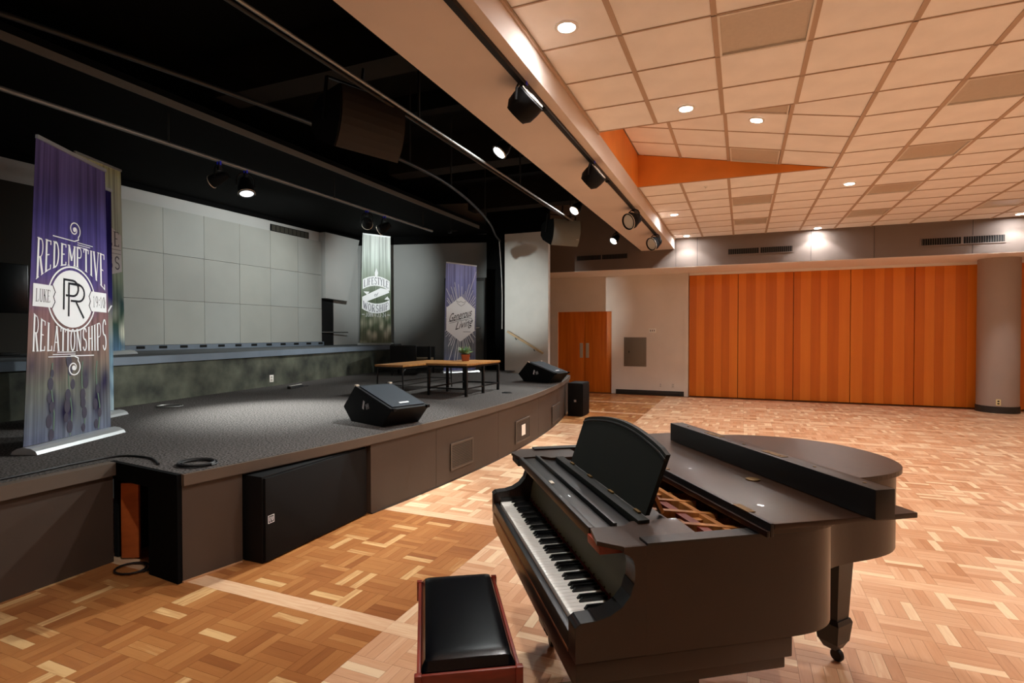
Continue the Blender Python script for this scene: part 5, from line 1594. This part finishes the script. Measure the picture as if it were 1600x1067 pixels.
# legs
def pleg(x, y, rot, top):
    q = Matrix.Translation((x, y, 0)) @ Matrix.Rotation(rot, 4, 'Z')
    def fr(z0, a0, z1, a1):
        return mb().add([(-a0, -a0, z0), (a0, -a0, z0), (a0, a0, z0), (-a0, a0, z0), (-a1, -a1, z1), (a1, -a1, z1), (a1, a1, z1), (-a1, a1, z1)], [(3, 2, 1, 0), (4, 5, 6, 7), (0, 1, 5, 4), (1, 2, 6, 5), (2, 3, 7, 6), (3, 0, 4, 7)])
    lg = fr(0.215, 0.047, top, 0.068).xform(q).build('leg', M_pianob, pn)
    fr(0.10, 0.050, 0.195, 0.060).xform(q).build('foot_block', M_pianob, lg)
    fr(0.195, 0.060, 0.215, 0.052).xform(q).build('collar', M_pianob, lg)
    fr(0.062, 0.030, 0.10, 0.048).xform(q).build('foot_taper', M_pianob, lg)
    mb().lathe([(0, -0.014), (0.026, -0.014), (0.031, -0.007), (0.031, 0.007), (0.026, 0.014), (0, 0.014)], (0, 0, 0), 18, 'y').xform(q @ Matrix.Translation((0.02, 0, 0.032))).build('caster', M_brass if False else M_iron, lg)
    mb().tube([(0, 0, 0.075), (0, 0, 0.05), (0.02, 0, 0.035)], 0.010, 8).xform(q).build('caster_fork', M_iron, lg)
    return lg
pleg(0.47, 1.56, 0.3, ZB)
pleg(1.18, 0.24, 0.0, 0.564)
pleg(0.06, 0.24, 0.0, 0.564)
mb().prism([(1.02, 0.564), (1.28, 0.564), (1.28, 0.50), (1.25, 0.47), (1.11, 0.46), (1.08, 0.50), (1.05, 0.54)], 0.13, 0.35, 'y').build('leg_bracket', M_piano, pn)
mb().prism([(-0.04, 0.564), (0.22, 0.564), (0.19, 0.54), (0.16, 0.50), (0.13, 0.46), (-0.01, 0.47), (-0.04, 0.50)], 0.13, 0.35, 'y').build('leg_bracket', M_piano, pn)
# lyre
ly = bx(0.50, 0.74, 0.22, 0.30, 0.10, 0.15, 0.006).build('pedal_lyre', M_pianob, pn)
for x in (0.54, 0.70):
    bx(x - 0.02, x + 0.02, 0.24, 0.28, 0.15, 0.564, 0.004).build('lyre_post', M_pianob, ly)
for x in (0.56, 0.62, 0.68):
    bx(x - 0.012, x + 0.012, 0.12, 0.22, 0.11, 0.122, 0.003).build('pedal', M_brass, ly)

# ================================================================ BENCH
_bx, _by = 0.598, -0.281
bn = thing('piano_bench', 'red-brown piano bench with a black padded leather seat', 'bench', (PO[0] + math.cos(PR) * _bx - math.sin(PR) * _by, PO[1] + math.sin(PR) * _bx + math.cos(PR) * _by, 0), PR - 0.05)
X0, X1, YA, YBn = -0.352, 0.352, -0.174, 0.174
bm = bmesh.new()
bmesh.ops.create_grid(bm, x_segments=36, y_segments=24, size=1)
for v in bm.verts:
    sx, sy = v.co.x, v.co.y
    e = min(1 - abs(sx) ** 18, 1) * min(1 - abs(sy) ** 14, 1)
    z = 0.470 + 0.034 * max(0, e) ** 0.5 + 0.001 * (1 - sx * sx) * (1 - sy * sy)
    v.co = Vector(((X0 + X1) / 2 + sx * (X1 - X0 - 0.03) / 2, (YA + YBn) / 2 + sy * (YBn - YA - 0.03) / 2, z))
m = mb().bm(bm, True)
m.box(X0 + 0.016, X1 - 0.016, YA + 0.016, YBn - 0.016, 0.452, 0.470)
m.build('cushion', M_leather, bn)
for a, c in ((YA, YA + 0.013), (YBn - 0.013, YBn)):
    bx(X0, X1, a, c, 0.40, 0.468, 0.003).build('side_rail', M_redwood, bn)
for a, c in ((X0, X0 + 0.013), (X1 - 0.013, X1)):
    bx(a, c, YA + 0.013, YBn - 0.013, 0.40, 0.468, 0.003).build('end_rail', M_redwood, bn)
bx(X0 + 0.013, X1 - 0.013, YA + 0.013, YBn - 0.013, 0.38, 0.451).build('seat_box', M_redwood, bn)
for x in (X0 + 0.035, X1 - 0.035):
    for y in (YA + 0.035, YBn - 0.035):
        bx(x - 0.024, x + 0.024, y - 0.024, y + 0.024, 0.001, 0.40, 0.004).build('leg', M_redwood, bn)
for (x, y) in ((X0 + .004, YA + .004), (X1 - .004, YA + .004), (X0 + .004, YBn - .004), (X1 - .004, YBn - .004)):
    bx(x - 0.012, x + 0.012, y - 0.012, y + 0.012, 0.385, 0.472, 0.003).build('corner_block', M_redwood, bn)
